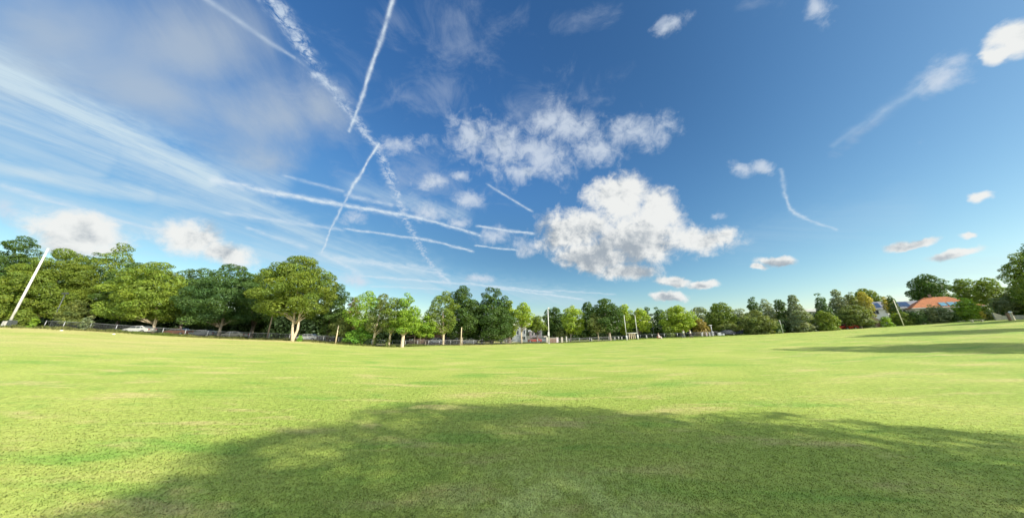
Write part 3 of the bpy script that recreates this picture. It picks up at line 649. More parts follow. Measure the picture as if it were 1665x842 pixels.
# big trees beside the viewpoint, outside the frame, whose shade falls on the grass
def world_tree(label, x, y, H, w, hb, seed, col='mid', nl=90, lr=.2, ls=.26, shape='round'):
    rng = np.random.default_rng(seed); z0 = gz(x, y); root = empty('tree', (x, y, z0)); tag(root, label, 'tree', 'shade trees beside the viewpoint')
    zz = rng.random(nl*2); pr = prof(shape, zz); zz = zz[rng.random(nl*2) < (pr+.1)/1.1][:nl]; n = len(zz)
    ang = rng.random(n)*2*PI; rr = prof(shape, zz)*np.sqrt(.1+.9*rng.random(n)); rad = lr*w*(.7+.6*rng.random(n))
    ctr = np.stack([np.cos(ang)*rr*(w-rad*.8), np.sin(ang)*rr*(w-rad*.8), hb+rad*.6+zz*(H-hb-rad*1.3)], -1)
    v, q, tint = leaf_cloud(rng, ctr, rad, .75, ls, .8, .06); c = link('crown', v, q, M['leaf'], root, tint=tint); c.color = (*COL[col], 1)
    mb = MB(); mb.tube([(0, 0, -.3), (0, 0, 1), (.2, 0, hb), (0, 0, H*.7)], [.7, .5, .42, .12], 10)
    for j in range(0, n, 6): mb.tube([(.1, 0, hb*.9), Vector(ctr[j])*.5+Vector((0, 0, hb*.5)), ctr[j]], [.2, .13, .04], 6)
    t = mb.build('trunk', M['bark'], root, smooth=True); t.color = (*BARK['grey'], 1)
world_tree('tall shade tree just outside the view whose shadow covers the grass in front', 26.3, -6.15, 21, 7.4, 6.0, 5, nl=130, shape='column')
world_tree('second shade tree further right beyond the view beside the first', 38.5, -11.8, 22, 7.6, 5.5, 6, nl=130)
world_tree('shade tree beyond the right edge casting the nearer long shadow over the grass', 57.0, 19.6, 16.5, 6.7, 3.5, 8, 'dark')
world_tree('shade tree beyond the right edge casting the farther long shadow over the grass', 84, 35, 16, 6.4, 3.5, 9, 'dark')

# shrubs
SH = 'shrubs along the field edge'
def shrub(label, px, top, hw, Y, bot, col, seed, shape='dome', nl=16, lr=.34, gaps=0.0):
    tree('shrub', label, px, top, hw, Y, bot, shape=shape, col=col, nl=nl, lr=lr, seed=seed, trunk='dark', cat='shrub', group=SH, foliage='foliage', sink=.5, gaps=gaps, ls=.0042*Y, tr=.07)
shrub('tall green shrub right behind the foot of the white mast', 38, 500, 24, 49, 530, 'mid', 101)
shrub('bright yellow green low shrub right of the white mast foot', 56, 518, 11, 48, 533, 'bright', 102)
shrub('shrub with brownish olive leaves behind the left fence', 122, 488, 32, 52, 524, 'olive', 103, nl=30, lr=.24)
shrub('silvery spiky shrub growing through the left fence', 142, 513, 13, 49, 537, 'grey', 104, gaps=.3)
shrub('small green bush beside the trunk of the biggest tree', 488, 545, 5, 54, 554, 'fresh', 105, nl=8, lr=.5)
shrub('olive shrub left of the bright green one, behind the short pale pole', 556, 514, 19, 57, 550, 'olive', 106, nl=26, lr=.26)
shrub('bright green spreading shrub below the airy lopped tree', 588, 530, 26, 56, 557, 'fresh', 107, nl=34, lr=.24)
shrub('ivy clump round the foot of the leaning lopped trunk', 609, 548, 6, 55, 562, 'olive', 108, nl=8, lr=.5)
shrub('ivy clump round the foot of the slim lopped trunk', 631, 550, 5, 54, 565, 'olive', 109, nl=8, lr=.5)
shrub('pale shrub with upright shoots in front of the yew', 1412, 519, 9, 66, 533, 'grey', 110, nl=12, lr=.4)
shrub('yellow green shrub right of the brown shed', 1441, 514, 13, 65, 532, 'bright', 111, nl=18, lr=.3)
shrub('low dark green hedge shrub at the foot of the leaning pole', 1467, 507, 19, 65, 531, 'mid', 112, nl=18, lr=.3)
shrub('large greyish shrub below the left end of the orange roof', 1520, 495, 31, 64, 526, 'grey', 113, nl=44, lr=.22)
shrub('dark clipped shrub between the greyish shrub and the bushy tree', 1548, 505, 14, 62, 524, 'dark', 114, nl=16, lr=.33)
shrub('wide pale olive shrub behind the low stone wall', 1638, 478, 34, 60, 505, 'grey', 115, nl=50, lr=.22)
shrub('dark shrub in the shade behind the low stone wall', 1650, 492, 28, 61, 514, 'dark', 116, nl=30, lr=.26)
shrub('dark shrub beside the green garden block', 1596, 496, 15, 62, 520, 'mid', 117, nl=20, lr=.3)
shrub('low dark bush at the far end of the parked cars', 1217, 534, 9, 71, 546, 'dark', 118, nl=12, lr=.4)
shrub('yellow green bush behind the far fence right of the seated person', 1087, 531, 9, 76, 548, 'mid', 119, nl=12, lr=.4)
shrub('dark green bush screening the wall of the white gabled house', 1489, 505, 20, 64, 529, 'dark', 120, nl=12, lr=.35)

# undergrowth mass behind the tree rows: nobody could count it
def undergrowth():
    rng = np.random.default_rng(77); ctr = []; rad = []
    for px in np.arange(-160, 1830, 3.0):
        for k in range(3):
            p = px + rng.normal(0, 2); hide = 690 < p < 890
            Y = edgeY(p) + (34 if hide else 15) + rng.random()*7 + (10 if 890 < p < 1010 else 0)
            x = xat(p, 545, Y); h = 3.0 + 2.2*rng.random()
            if p < 560: h += 1.6
            if p > 1380: h = 1.6 + rng.random()
            ctr.append((x, Y, gz(x, Y) + h*(k+.3)/3)); rad.append(1.7+rng.random()*.9)
    ctr = np.array(ctr); rad = np.array(rad)
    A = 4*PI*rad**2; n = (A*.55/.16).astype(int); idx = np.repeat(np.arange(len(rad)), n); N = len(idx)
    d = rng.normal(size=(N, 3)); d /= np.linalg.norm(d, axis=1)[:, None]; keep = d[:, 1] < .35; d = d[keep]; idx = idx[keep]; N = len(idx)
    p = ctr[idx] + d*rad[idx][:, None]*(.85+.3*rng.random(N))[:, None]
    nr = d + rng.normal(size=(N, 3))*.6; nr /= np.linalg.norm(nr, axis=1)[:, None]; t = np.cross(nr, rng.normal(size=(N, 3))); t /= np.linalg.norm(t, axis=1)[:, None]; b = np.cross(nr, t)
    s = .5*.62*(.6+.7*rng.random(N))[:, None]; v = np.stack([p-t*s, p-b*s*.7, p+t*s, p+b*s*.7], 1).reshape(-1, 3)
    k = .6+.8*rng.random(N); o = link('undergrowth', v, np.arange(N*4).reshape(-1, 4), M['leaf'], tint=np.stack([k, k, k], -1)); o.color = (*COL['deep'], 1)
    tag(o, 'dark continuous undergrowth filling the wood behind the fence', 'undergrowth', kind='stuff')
undergrowth()

# rough unmown grass along the fence
def rough_grass():
    rng = np.random.default_rng(12); n = 60000
    px = rng.random(n)*1240 - 20; Y = np.interp(px, [e[0] for e in EDGE], [e[2] for e in EDGE]) + rng.normal(0, .9, n) + .6
    x = (px-832.5)/438*Y; z = ground(x, Y); h = (.12+.38*rng.random(n)**2)*np.where(px < 700, 1.0, .55)*(.6+.8*(np.sin(px*.11)*np.sin(px*.043)+1)/2); w = .03+.05*rng.random(n)
    th = rng.random(n)*2*PI; p = np.stack([x, Y, z-.02], -1); s = np.stack([np.cos(th)*w, np.sin(th)*w, 0*w], -1); l = rng.normal(0, .35, (n, 2))*h[:, None]
    tip = p + np.stack([l[:, 0], l[:, 1], h], -1); v = np.stack([p-s, p+s, tip], 1).reshape(-1, 3)
    k = .55+.7*rng.random(n); o = link('rough_grass', v, None, M['blade'], tris=np.arange(n*3).reshape(-1, 3), tint=np.stack([k*.9, k, k*.9], -1))
    tag(o, 'unmown longer grass and weeds along the fence line', 'grass', kind='stuff')
rough_grass()

# ---------------------------------------------------------------- road behind the fence
def road():
    pxs = np.arange(440, 1240, 10); v = []
    for p in pxs:
        for dY in (4.0, 10.5):
            Y = edgeY(p) + dY; x = (p-832.5)/438*edgeY(p)*(1+dY/edgeY(p)); v.append((x, Y, gz(x, Y)+.03))
    n = len(pxs); q = [(2*i, 2*i+2, 2*i+3, 2*i+1) for i in range(n-1)]
    o = link('road', v, q, M['asphalt']); tag(o, kind='structure')
road()

# ---------------------------------------------------------------- chain link fence
def fence(label, p0, p1, off, h, step, seed):
    pts = []; p = p0
    while p <= p1:
        Y = edgeY(p)+off; pts.append(Vector(((p-832.5)/438*Y, Y, 0))); p += 4
    acc = [0]; 
    for a, b in zip(pts, pts[1:]): acc.append(acc[-1]+(b-a).length)
    Lt = acc[-1]
    def at(s):
        s = min(max(s, 0), Lt); i = min(int(np.searchsorted(acc, s, 'right'))-1, len(pts)-2); f = (s-acc[i])/(acc[i+1]-acc[i]); v = pts[i].lerp(pts[i+1], f)
        return Vector((v.x, v.y, gz(v.x, v.y)))
    o0 = at(0); root = empty('chain_link_fence', o0); tag(root, label, 'fence', 'wire fences round the field')
    rng = random.Random(seed); s = 0
    while s <= Lt:
        c = at(s)-o0; MB().tube([c+Vector((0, 0, -.2)), c+Vector((0, 0, h+.06))], .04, 6).build('post', M['steel'], root, smooth=True); s += step*(.95+.1*rng.random())
    k = int(Lt/1.5); MB().tube([at(i*Lt/k)-o0+Vector((0, 0, h)) for i in range(k+1)], .022, 5).build('top_rail', M['steel'], root, smooth=True)
    # woven wires
    V = []; Q = []; sp = .11; n = int(Lt/sp); w = .0045
    for sgn in (1, -1):
        for i in range(n):
            a = at(i*sp)-o0; b = at(i*sp + sgn*h*.98)-o0
            if not (0 <= i*sp + sgn*h*.98 <= Lt): continue
            b = b + Vector((0, 0, h)); t = (b-a).normalized(); u = Vector((-t.z, 0, t.x))*w; m = len(V); y = Vector((0, w, 0))
            V += [a-u, a+u, b+u, b-u, a+y, b+y]; Q += [(m, m+1, m+2, m+3), (m+1, m+4, m+5, m+2), (m+4, m, m+3, m+5)]
    me = link('wire_mesh', [tuple(v) for v in V], Q, M['wire'], root)
fence('grey chain link fence with round posts in front of the wooded belt', 66, 636, .5, 1.25, 3.6, 1)
fence('low grey chain link fence between field and road in the middle distance', 640, 1168, .8, 1.15, 3.0, 2)

# ---------------------------------------------------------------- poles
def place(px, row, Y):
    x = xat(px, row, Y); return Vector((x, Y, gz(x, Y)))
def htop(base, row): return zrow(row, base.y) - base.z
def pole(name, label, px, row, Y, top, r0, r1, m_, cat='pole', extra=None, group=None):
    b = place(px, row, Y); H = htop(b, top); root = empty(name, b); tag(root, label, cat, group)
    MB().tube([(0, 0, -.3), (0, 0, H*.5), (0, 0, H)], [r0, (r0+r1)/2, r1], 12).build('shaft', m_, root, smooth=True)
    if extra: extra(root, H)
    return root
def ex_mast(root, H):
    MB().box(-.62, -.02, -.4, .4, -.3, 1.0).build('concrete_footing', M['concrete'], root, bevel=.04)
    MB().box(.22, .95, -.35, .3, -.2, 1.15).build('control_cabinet', M['dsteel'], root, bevel=.03)
    MB().tube([(0, 0, H), (0, 0, H+.12)], [.20, .16], 12).build('cap', M['grime'], root)
pole('mast', 'thick white painted mast at the left edge of the field with a grey footing', 14, 527, 48, 405, .17, .12, M['grime'], 'mast', ex_mast)
def ex_arm(root, H):
    MB().box(-.5, .5, -.05, .05, H-.05, H+.03).build('cross_arm', M['dsteel'], root)
    for s in (-1, 1): MB().box(s*.42-.13, s*.42+.13, -.16, .1, H-.25, H-.05).build('lamp_head', M['dsteel'], root, bevel=.02)
    MB().box(-.35, .35, -.04, .04, H*.58, H*.58+.06).build('bracket', M['dsteel'], root)
pole('lamp_post', 'thin dark lamp post with a cross arm among the left trees', 84, 524, 51, 476, .075, .05, M['dsteel'], 'lamp post', ex_arm)
pole('utility_pole', 'grey wooden pole behind the fence left of the biggest tree', 435, 546, 57, 509, .14, .11, M['wood'], 'pole', lambda r, H: MB().tube([(0, 0, H), (0, 0, H+.06)], [.13, .05], 10).build('cap', M['dsteel'], r))
pole('wooden_pole', 'short pale wooden pole standing on the field edge in front of the olive shrub', 545, 560, 54.5, 529, .12, .09, M['palewood'], 'pole', lambda r, H: MB().tube([(0, 0, H), (0, 0, H+.05)], [.10, .04], 10).build('cap', M['palewood'], r))
def ex_stub(root, H): MB().box(.28, .44, -.07, .07, -.2, 1.9).build('stay_post', M['wood'], root)
pole('wooden_pole', 'pale wooden pole with a shorter stay post, before the tall dark oak', 749, 563, 66, 532, .13, .10, M['palewood'], 'pole', ex_stub)
pole('lamp_post', 'thin grey lamp post above the gap between the low roof and the brick building', 700, 556, 70, 528, .06, .045, M['steel'], 'lamp post', lambda r, H: MB().box(-.42, .06, -.1, .1, H-.04, H+.08).build('lamp_head', M['steel'], r, bevel=.02))
def ex_flood(root, H):
    MB().box(-.05, .42, -.28, .05, H-.05, H+.32).build('floodlight', M['grime'], root, bevel=.03)
    MB().box(-.2, .2, -.2, .2, -.1, .25).build('base_plate', M['concrete'], root)
    MB().box(-.28, .18, -.22, -.08, 2.0, 3.0).build('control_box', M['grime'], root, bevel=.02)
pole('floodlight_mast', 'tall slim pale floodlight mast with one lamp, in front of the far road', 893, 561, 72, 502, .15, .09, M['grime'], 'floodlight', ex_flood)
def ex_swan(root, H):
    MB().tube([(0, 0, H), (-.1, 0, H+.35), (-.45, 0, H+.5), (-.7, 0, H+.5)], .04, 6).build('bracket', M['steel'], root, smooth=True)
    MB().box(-1.15, -.65, -.12, .12, H+.42, H+.54).build('lamp_head', M['steel'], root, bevel=.03)
pole('street_lamp', 'green grey street lamp with a curved arm between the two white houses', 858, 557, 82, 532, .07, .05, M['steel'], 'street lamp', ex_swan)
pole('street_lamp', 'thin dark street lamp behind the fence, just left of the rugby posts', 1002, 553, 84, 534, .06, .04, M['dsteel'], 'street lamp', ex_swan)
pole('street_lamp', 'thin dark street lamp in the shade beside the people', 1064, 549, 78, 526, .07, .05, M['dsteel'], 'street lamp', ex_swan)
def ex_t(root, H):
    MB().box(-.5, .35, -.1, .1, H-.02, H+.12).build('lamp_head', M['grime'], root, bevel=.02); MB().tube([(0, 0, -.1), (0, 0, 1.4)], [.3, .16], 8).build('base_shroud', M['steel'], root)
pole('lamp_post', 'T shaped pale lamp post with a thick grey base near the parked cars', 1159, 546, 72, 529, .08, .06, M['steel'], 'lamp post', ex_t)
pole('flag_pole', 'slender pale pole rising above the bronze leaved tree', 1148, 546, 78, 521, .06, .05, M['cream'], 'pole', lambda r, H: MB().tube([(0, 0, H), (0, 0, H+.1)], [.07, .03], 8).build('cap', M['cream'], r))
pole('lamp_post', 'thin pale lamp post between the blue green bush and the round bush', 1273, 540, 67, 521, .05, .04, M['grime'], 'lamp post', lambda r, H: MB().box(-.3, .08, -.08, .08, H, H+.08).build('lamp_head', M['grime'], r, bevel=.02))
pole('wooden_pole', 'pale yellowish pole left of the white gabled house on the right', 1467.5, 524, 62, 487, .075, .055, M['cream'], 'pole', lambda r, H: MB().tube([(0, 0, H), (0, 0, H+.05)], [.10, .04], 10).build('cap', M['cream'], r))

# rugby posts
def rugby():
    a = place(1019.5, 554, 74); root = empty('rugby_posts', a); b = place(1037.5, 553, 74); w = b.x-a.x; dz = b.z-a.z
    tag(root, 'white H shaped rugby goal posts with padded feet at the far side of the field', 'goal posts')
    hb = zrow(541.3, 74)-a.z; ht = zrow(512, 74)-a.z
    for x, z in ((0, 0), (w, dz)):
        MB().tube([(x, 0, z-.2), (x, 0, ht)], [.085, .06], 10).build('upright', M['grime'], root, smooth=True)
        MB().tube([(x, 0, z), (x, 0, z+1.2)], .2, 10).build('padding', M['grime'], root, smooth=True)
    MB().tube([(0, 0, hb), (w, 0, hb)], .07, 8).build('crossbar', M['grime'], root, smooth=True)
rugby()

# ---------------------------------------------------------------- parked cars
def car_proto():
    root = empty('parked_car', (0, 0, 0))
    side = [(-2.1, .35), (-2.15, .62), (-2.05, .86), (-1.25, .98), (-.75, 1.40), (.85, 1.45), (1.55, 1.02), (2.08, .92), (2.15, .6), (2.1, .32)]
    b = MB().prism([(x, z) for x, z in side], -.86, .86).build('body', M['carpaint'], root, bevel=.06); b.color = (.6, .6, .6, 1)
    for y in (-.865, .865):
        MB().prism([(-1.12, 1.0), (-.70, 1.34), (.0, 1.37), (.0, 1.0)], y-.006, y+.006).build('window', M['glass'], root)
        MB().prism([(.08, 1.0), (.08, 1.37), (.8, 1.38), (1.35, 1.02)], y-.006, y+.006).build('window', M['glass'], root)
    MB().poly([(-1.24, -.76, 1.0), (-1.24, .76, 1.0), (-.80, .70, 1.385), (-.80, -.70, 1.385)], [(0, 1, 2, 3)]).build('windscreen', M['glass'], root).location = (-.02, 0, .02)
    MB().poly([(1.53, -.76, 1.06), (1.53, .76, 1.06), (.92, .70, 1.43), (.92, -.70, 1.43)], [(0, 1, 2, 3)]).build('rear_window', M['glass'], root).location = (.02, 0, .02)
    for x in (-1.35, 1.3):
        for y in (-.82, .82):
            w = MB().tube([(x, y-.1, .32), (x, y+.1, .32)], .33, 16).build('wheel', M['rubber'], root, smooth=False)
            s = 1 if y > 0 else -1; MB().tube([(x, y+s*.09, .32), (x, y+s*.115, .32)], .2, 12).build('rim', M['rim'], w)
    for y in (-.62, .62):
        MB().box(-2.17, -2.08, y-.16, y+.16, .66, .8).build('headlight', M['lamplens'], root, bevel=.02)
        MB().box(2.08, 2.17, y-.14, y+.14, .7, .86).build('tail_light', M['lampred'], root, bevel=.02)
    for x in (-2.2, 2.12): MB().box(x, x+.08, -.3, .3, .42, .53).build('number_plate', M['wpaint'], root)
    return root
proto = car_proto(); used = False
CARS = [(225, 543, 54, 8, (.50, .50, .47), 'white parked car behind the left fence, beside the pale trunk'),
        (288, 546, 57, 8, (.26, .08, .04), 'rusty red parked car behind the left fence under the broad yellowish tree'),
        (330, 549, 58, 8, (.12, .13, .15), 'dark grey parked car behind the fence left of the maple trunk'),
        (380, 551, 59, 9, (.30, .28, .22), 'beige parked car behind the fence right of the maple trunk'),
        (501, 554, 61, 6, (.75, .74, .72), 'white parked car behind the biggest tree'),
        (530, 556, 62, 6, (.08, .09, .10), 'black parked car left of the short pale wooden pole'),
        (711, 562.5, 73, 175, (.55, .57, .58), 'silver parked car below the windows of the brick building'),
        (735, 562, 76, 5, (.05, .06, .07), 'black parked car right of the brick building'),
        (763, 561, 77, 5, (.78, .77, .74), 'white parked car right of the pale wooden pole'),
        (791, 560.5, 79, 5, (.10, .11, .13), 'dark blue parked car under the round topped oak'),
        (822, 560, 82, 3, (.5, .52, .54), 'silver parked car left of the white house'),
        (869, 558.5, 82, 2, (.33, .035, .025), 'bright red parked car in front of the gabled white house'),
        (885, 558, 83, 2, (.16, .18, .20), 'grey parked car left of the tall slim floodlight mast'),
        (1182, 545, 75, -20, (.03, .04, .05), 'black parked car, leftmost of the dark cars right of the T shaped lamp post'),
        (1194, 544.5, 76, -22, (.10, .13, .18), 'dark blue parked car, middle of the dark cars right of the T shaped lamp post'),
        (1206, 543.5, 77, -24, (.05, .05, .05), 'black parked car beside the small cream gabled building'),
        (1227, 543, 76, -24, (.45, .46, .48), 'silver parked car glimpsed under the spreading yew'),
        (1363, 535, 71, -15, (.34, .045, .03), 'red parked car, left one of two beneath the wide yew'),
        (1376, 534, 71, -18, (.28, .04, .03), 'red parked car, right one of two beneath the wide yew')]
for px, row, Y, rz, colr, lab in CARS:
    o = proto if not used else copy_tree(proto); used = True
    x = xat(px, row, Y); o.location = (x, Y, gz(x, Y)+.03); o.rotation_euler = (0, 0, math.radians(rz)); tag(o, lab, 'car', 'cars parked beyond the field')
    for ch in o.children:
        if ch.name.startswith('body'): ch.color = (*colr, 1)

# ---------------------------------------------------------------- buildings
def bloc(px0, px1, rbot, Y):
    a = xat(px0, rbot, Y); b = xat(px1, rbot, Y); return a, b, gz((a+b)/2, Y)
def window(root, x0, x1, y, z0, z1, m_='glass', frame='wpaint', sgn=-1):
    t = .07; f = MB()
    f.box(x0-t, x1+t, y-.05, y+.03, z0-t, z0).box(x0-t, x1+t, y-.05, y+.03, z1, z1+t).box(x0-t, x0, y-.05, y+.03, z0, z1).box(x1, x1+t, y-.05, y+.03, z0, z1)
    if x1-x0 > .9: f.box((x0+x1)/2-.03, (x0+x1)/2+.03, y-.045, y+.03, z0, z1)
    w = f.build('window', M[frame], root); MB().box(x0, x1, y-.012, y+.02, z0, z1).build('pane', M[m_], w); return w
def facing(px, row, Y, extra=0):      # building turned roughly towards the field
    x = xat(px, row, Y); return x, -math.atan2(x, Y)*.5 + extra

# low building with a brown canopy roof
x = xat(672, 562, 72); r = empty('low_brick_building', (x, 72, gz(x, 72))); tag(r, 'low brick building with a shallow brown roof behind the pointed tree', 'building')
MB().box(-1.6, 2.9, 0, 4, 0, 1.35).build('wall', M['brick'], r)
MB().prism([(-2.3, 1.45), (2.1, 2.45), (2.1, 2.62), (-2.3, 1.62)], -.8, 4.4).build('roof', M['brown'], r)
for xx in (-1.9, .4, 1.9): MB().box(xx-.07, xx+.07, -.6, -.46, -.1, 1.55+.2*(xx+1.9)).build('canopy_post', M['palewood'], r)
MB().box(-1.3, -.2, -.06, -.01, .9, 1.25).build('sign_board', M['wpaint'], r)
# brick building with mono pitch roof and two slot windows
x = xat(709, 562, 76); r = empty('brick_building', (x, 76, gz(x, 76))); tag(r, 'pinkish brick building with a sloping flat roof and two dark slot windows', 'building')
MB().prism([(-2.7, 0), (2.2, 0), (2.2, 3.25), (-2.7, 2.45)], 0, 6).build('wall', M['brick'], r)
MB().prism([(-3.2, 2.42), (2.7, 3.38), (2.7, 3.58), (-3.2, 2.62)], -.7, 6.5).build('roof', M['slate'], r)
for a, b in ((-1.75, -.5), (-.2, 1.0)): window(r, a, b, -.02, 1.15, 1.6, frame='brown')
# pale garages
for px, w_, h_, lab in ((727, 1.9, 2.1, 'small pale garage with a pitched roof right of the brick building'), (737, 1.8, 2.3, 'second small pale garage, left of the pale wooden pole')):
    x = xat(px, 561, 84); r = empty('garage', (x, 84, gz(x, 84))); tag(r, lab, 'garage', 'small pale garages')
    MB().box(-w_, w_, 0, 5, 0, h_).build('wall', M['greywall'], r)
    MB().prism([(-w_-.25, h_), (0, h_+1.1), (w_+.25, h_)], -.2, 5.2).build('roof', M['white'], r)
    MB().box(-1.1, 1.1, -.05, -.003, .05, 1.9).build('garage_door', M['greywall'], r)
# small white buildings beyond the oaks
x = xat(787, 560, 92); r = empty('white_house', (x, 92, gz(x, 92))); tag(r, 'small white house seen low between the trunks of the pair of round crowns', 'house')
MB().box(-1.8, 2.0, 0, 6, 0, 3.4).build('wall', M['white'], r); MB().prism([(-2.1, 3.4), (.1, 4.4), (2.3, 3.4)], -.3, 6.2).build('roof', M['slate'], r)
window(r, -1.2, -.3, -.02, 1.0, 2.1); window(r, .5, 1.5, -.02, 1.0, 2.1)
# white house A
x = xat(846, 559, 94); r = empty('white_house', (x, 94, gz(x, 94))); tag(r, 'stepped white house with a grey lower block at its left', 'house')
MB().box(-.2, 2.1, -.4, 7, 0, 5.0).build('wall', M['white'], r)
MB().box(-2.3, -.205, .2, 7, 0, 4.2).build('side_wall', M['white'], r)
MB().prism([(-.4, 5.0), (.6, 5.6), (1.7, 5.6), (2.3, 5.0)], -.6, 7.1).build('roof', M['white'], r)
MB().box(-2.5, -.21, .05, 7.1, 4.2, 4.35).build('parapet', M['white'], r)
MB().box(-2.7, .05, -1.6, -.42, 0, 2.15).build('grey_block', M['greywall'], r)
for a in (-2.0, -1.15): window(r, a, a+.6, .18, 2.5, 3.7)
for a in (.15, 1.15): window(r, a, a+.55, -.42, 2.7, 3.9)
window(r, .4, 1.7, -.42, .8, 1.8)
# white house B with gable
x = xat(871, 558, 96); r = empty('white_house', (x, 96, gz(x, 96))); tag(r, 'gabled white and pale pink house behind the bright red car', 'house')
MB().box(-1.9, 1.9, 0, 7, 0, 3.3).build('wall', M['pinkwall'], r)
MB().prism([(-2.4, 3.3), (-1.4, 4.9), (1.2, 4.9), (2.2, 3.3)], -.3, 7.2).build('roof', M['white'], r)
MB().box(1.95, 2.3, -.5, -.1, 0, 4.3).build('white_pier', M['white'], r)
MB().box(2.32, 4.2, .1, 5, 0, 1.9).build('extension', M['offwhite'], r); MB().box(-3.4, -1.92, .1, 5, 0, 1.9).build('extension', M['offwhite'], r)
for a in (-1.3, -.2, .9): window(r, a, a+.55, -.02, 2.1, 3.0)
window(r, -1.2, .2, -.02, .6, 1.5)
# brick piers and boards along the road
for i, (px, h_, w_, m_, lab) in enumerate([(890, 1.5, .32, 'stone', 'pale rendered gate pier beside the tall slim floodlight mast'), (899, 1.3, .9, 'brick', 'short brick garden wall right of the tall slim floodlight mast'),
        (906.5, 1.4, .3, 'pinkwall', 'pinkish gate pier in the row right of the short brick wall'), (914, 1.4, .25, 'stone', 'cream gate pier in the middle of the row of piers'), (921.5, 1.6, .16, 'offwhite', 'tall narrow white gate pier below the brightest tree')]):
    Y = 80; x = xat(px, 558, Y); r = empty('garden_wall' if m_ == 'brick' else 'gate_pier', (x, Y, gz(x, Y))); tag(r, lab, 'wall' if m_ == 'brick' else 'pier', 'piers and walls along the road')
    MB().box(-w_, w_, -.2, .2, -.1, h_).build('shaft', M[m_], r); MB().box(-w_-.06, w_+.06, -.26, .26, h_, h_+.12).build('coping', M['concrete'], r)
# wooden board fences near the far road
for px, n, lab in ((826, 6, 'short run of brown upright boards left of the stepped white house'), (1029, 6, 'short run of pale upright boards behind the rugby crossbar')):
    Y = 79; x = xat(px, 557, Y); r = empty('board_fence', (x, Y, gz(x, Y))); tag(r, lab, 'fence', 'short board fences')
    n = n if px < 900 else 4
    for k in range(n): MB().box(-.9+k*(.32 if px < 900 else .55), -.9+k*(.32 if px < 900 else .55)+.24, -.03, .03, -.1, 1.7+.1*math.sin(k*2)).build('board', M['wood' if px < 900 else 'palewood'], r)
    MB().box(-1.0, 1.0, .032, .09, .9, 1.0).build('rail', M['wood'], r)
# cream gabled building
x = xat(1208, 543, 84); r = empty('cream_building', (x, 84, gz(x, 84))); tag(r, 'small cream gabled building at the end of the dark parked cars', 'building')
MB().prism([(-1.2, 0), (1.2, 0), (1.2, 1.5), (0, 2.6), (-1.2, 1.5)], 0, 5).build('wall', M['offwhite'], r)
MB().prism([(-1.5, 1.35), (0, 2.75), (0, 2.62), (-1.5, 1.22)], -.2, 5.2).build('roof', M['slate'], r); MB().prism([(1.5, 1.35), (0, 2.75), (0, 2.62), (1.5, 1.22)], -.2, 5.2).build('roof', M['slate'], r)
window(r, -.4, .4, -.02, .5, 1.2)
# utility cabinets
for px, s_, lab in ((1170.5, 1.0, 'white roadside cabinet right of the T shaped lamp post'), (1176.5, .7, 'smaller white roadside cabinet nearer to the dark parked cars')):
    x = xat(px, 546, 73); r = empty('utility_cabinet', (x, 73, gz(x, 73))); tag(r, lab, 'cabinet', 'white roadside cabinets')
    MB().box(-.4*s_, .4*s_, -.2, .2, 0, .85*s_).build('body', M['wpaint'], r, bevel=.02); MB().box(-.42*s_, .42*s_, -.23, .23, .85*s_, .92*s_).build('lid', M['concrete'], r)

def house(name, label, px, row, Y, z_eave, rz, W, D, hr, wallm, roofm, hip=True, lift=0):
    x = xat(px, row, Y); z = gz(x, Y)-.3; r = empty(name, (x, Y, z), rz); tag(r, label, 'house')
    h = z_eave - z; MB().box(-W, W, 0, D*2, 0, h).build('wall', M[wallm], r)
    e = .45; i = D*.9 if hip else -e+.0
    v = [(-W-e, -e, h), (W+e, -e, h), (W+e, 2*D+e, h), (-W-e, 2*D+e, h), (-W+i if hip else -W-e, D, h+hr), (W-i if hip else W+e, D, h+hr)]
    f = [(0, 1, 5, 4), (1, 2, 5), (2, 3, 4, 5), (3, 0, 4), (3, 2, 1, 0)]
    v2 = [(a, b, c+.02) for a, b, c in v]
    rf = MB().poly(v2, f).build('roof', M[roofm], r); MB().box(-W-e-.02, W+e+.02, -e-.09, -e-.01, h-.12, h+.03).build('gutter', M['wpaint'], rf)
    return r, h, rf
def slope_panel(rf, x0, x1, t0, t1, h, D, hr, m_, name='solar_panel', e=.45):
    def P(x, t): y = -e+(D+e)*t; z = h+.02+hr*t; return (x, y-.06*hr/D, z+.07)
    a, b, c, d = P(x0, t0), P(x1, t0), P(x1, t1), P(x0, t1); n = (0, 0.0, -.05)
    lo = [(q[0], q[1], q[2]-.05) for q in (a, b, c, d)]
    return MB().poly([a, b, c, d]+lo, [(0, 1, 2, 3), (7, 6, 5, 4), (0, 4, 5, 1), (1, 5, 6, 2), (2, 6, 7, 3), (3, 7, 4, 0)]).build(name, m_, rf)
# orange roofed house
rz = -.38
r, h, rf = house('orange_roofed_house', 'house with a large orange tiled hipped roof and a strip of skylights on the right', 1541, 505, 68, zrow(499, 68), -.75, 4.8, 3.4, 2.9, 'offwhite', 'orange')
for k, xx in enumerate((-.6, .6, 1.8, 2.9)): slope_panel(rf, xx, xx+1.0, .08, .42, h, 3.4, 2.9, M['skylight'], 'skylight')
MB().box(-.9, -.5, 3.2, 3.6, h+2.6, h+3.7).build('chimney', M['brick'], rf)
for xx in (-3.6, -1.4, .8, 2.8): window(r, xx, xx+1.0, -.02, h-1.7, h-.5)
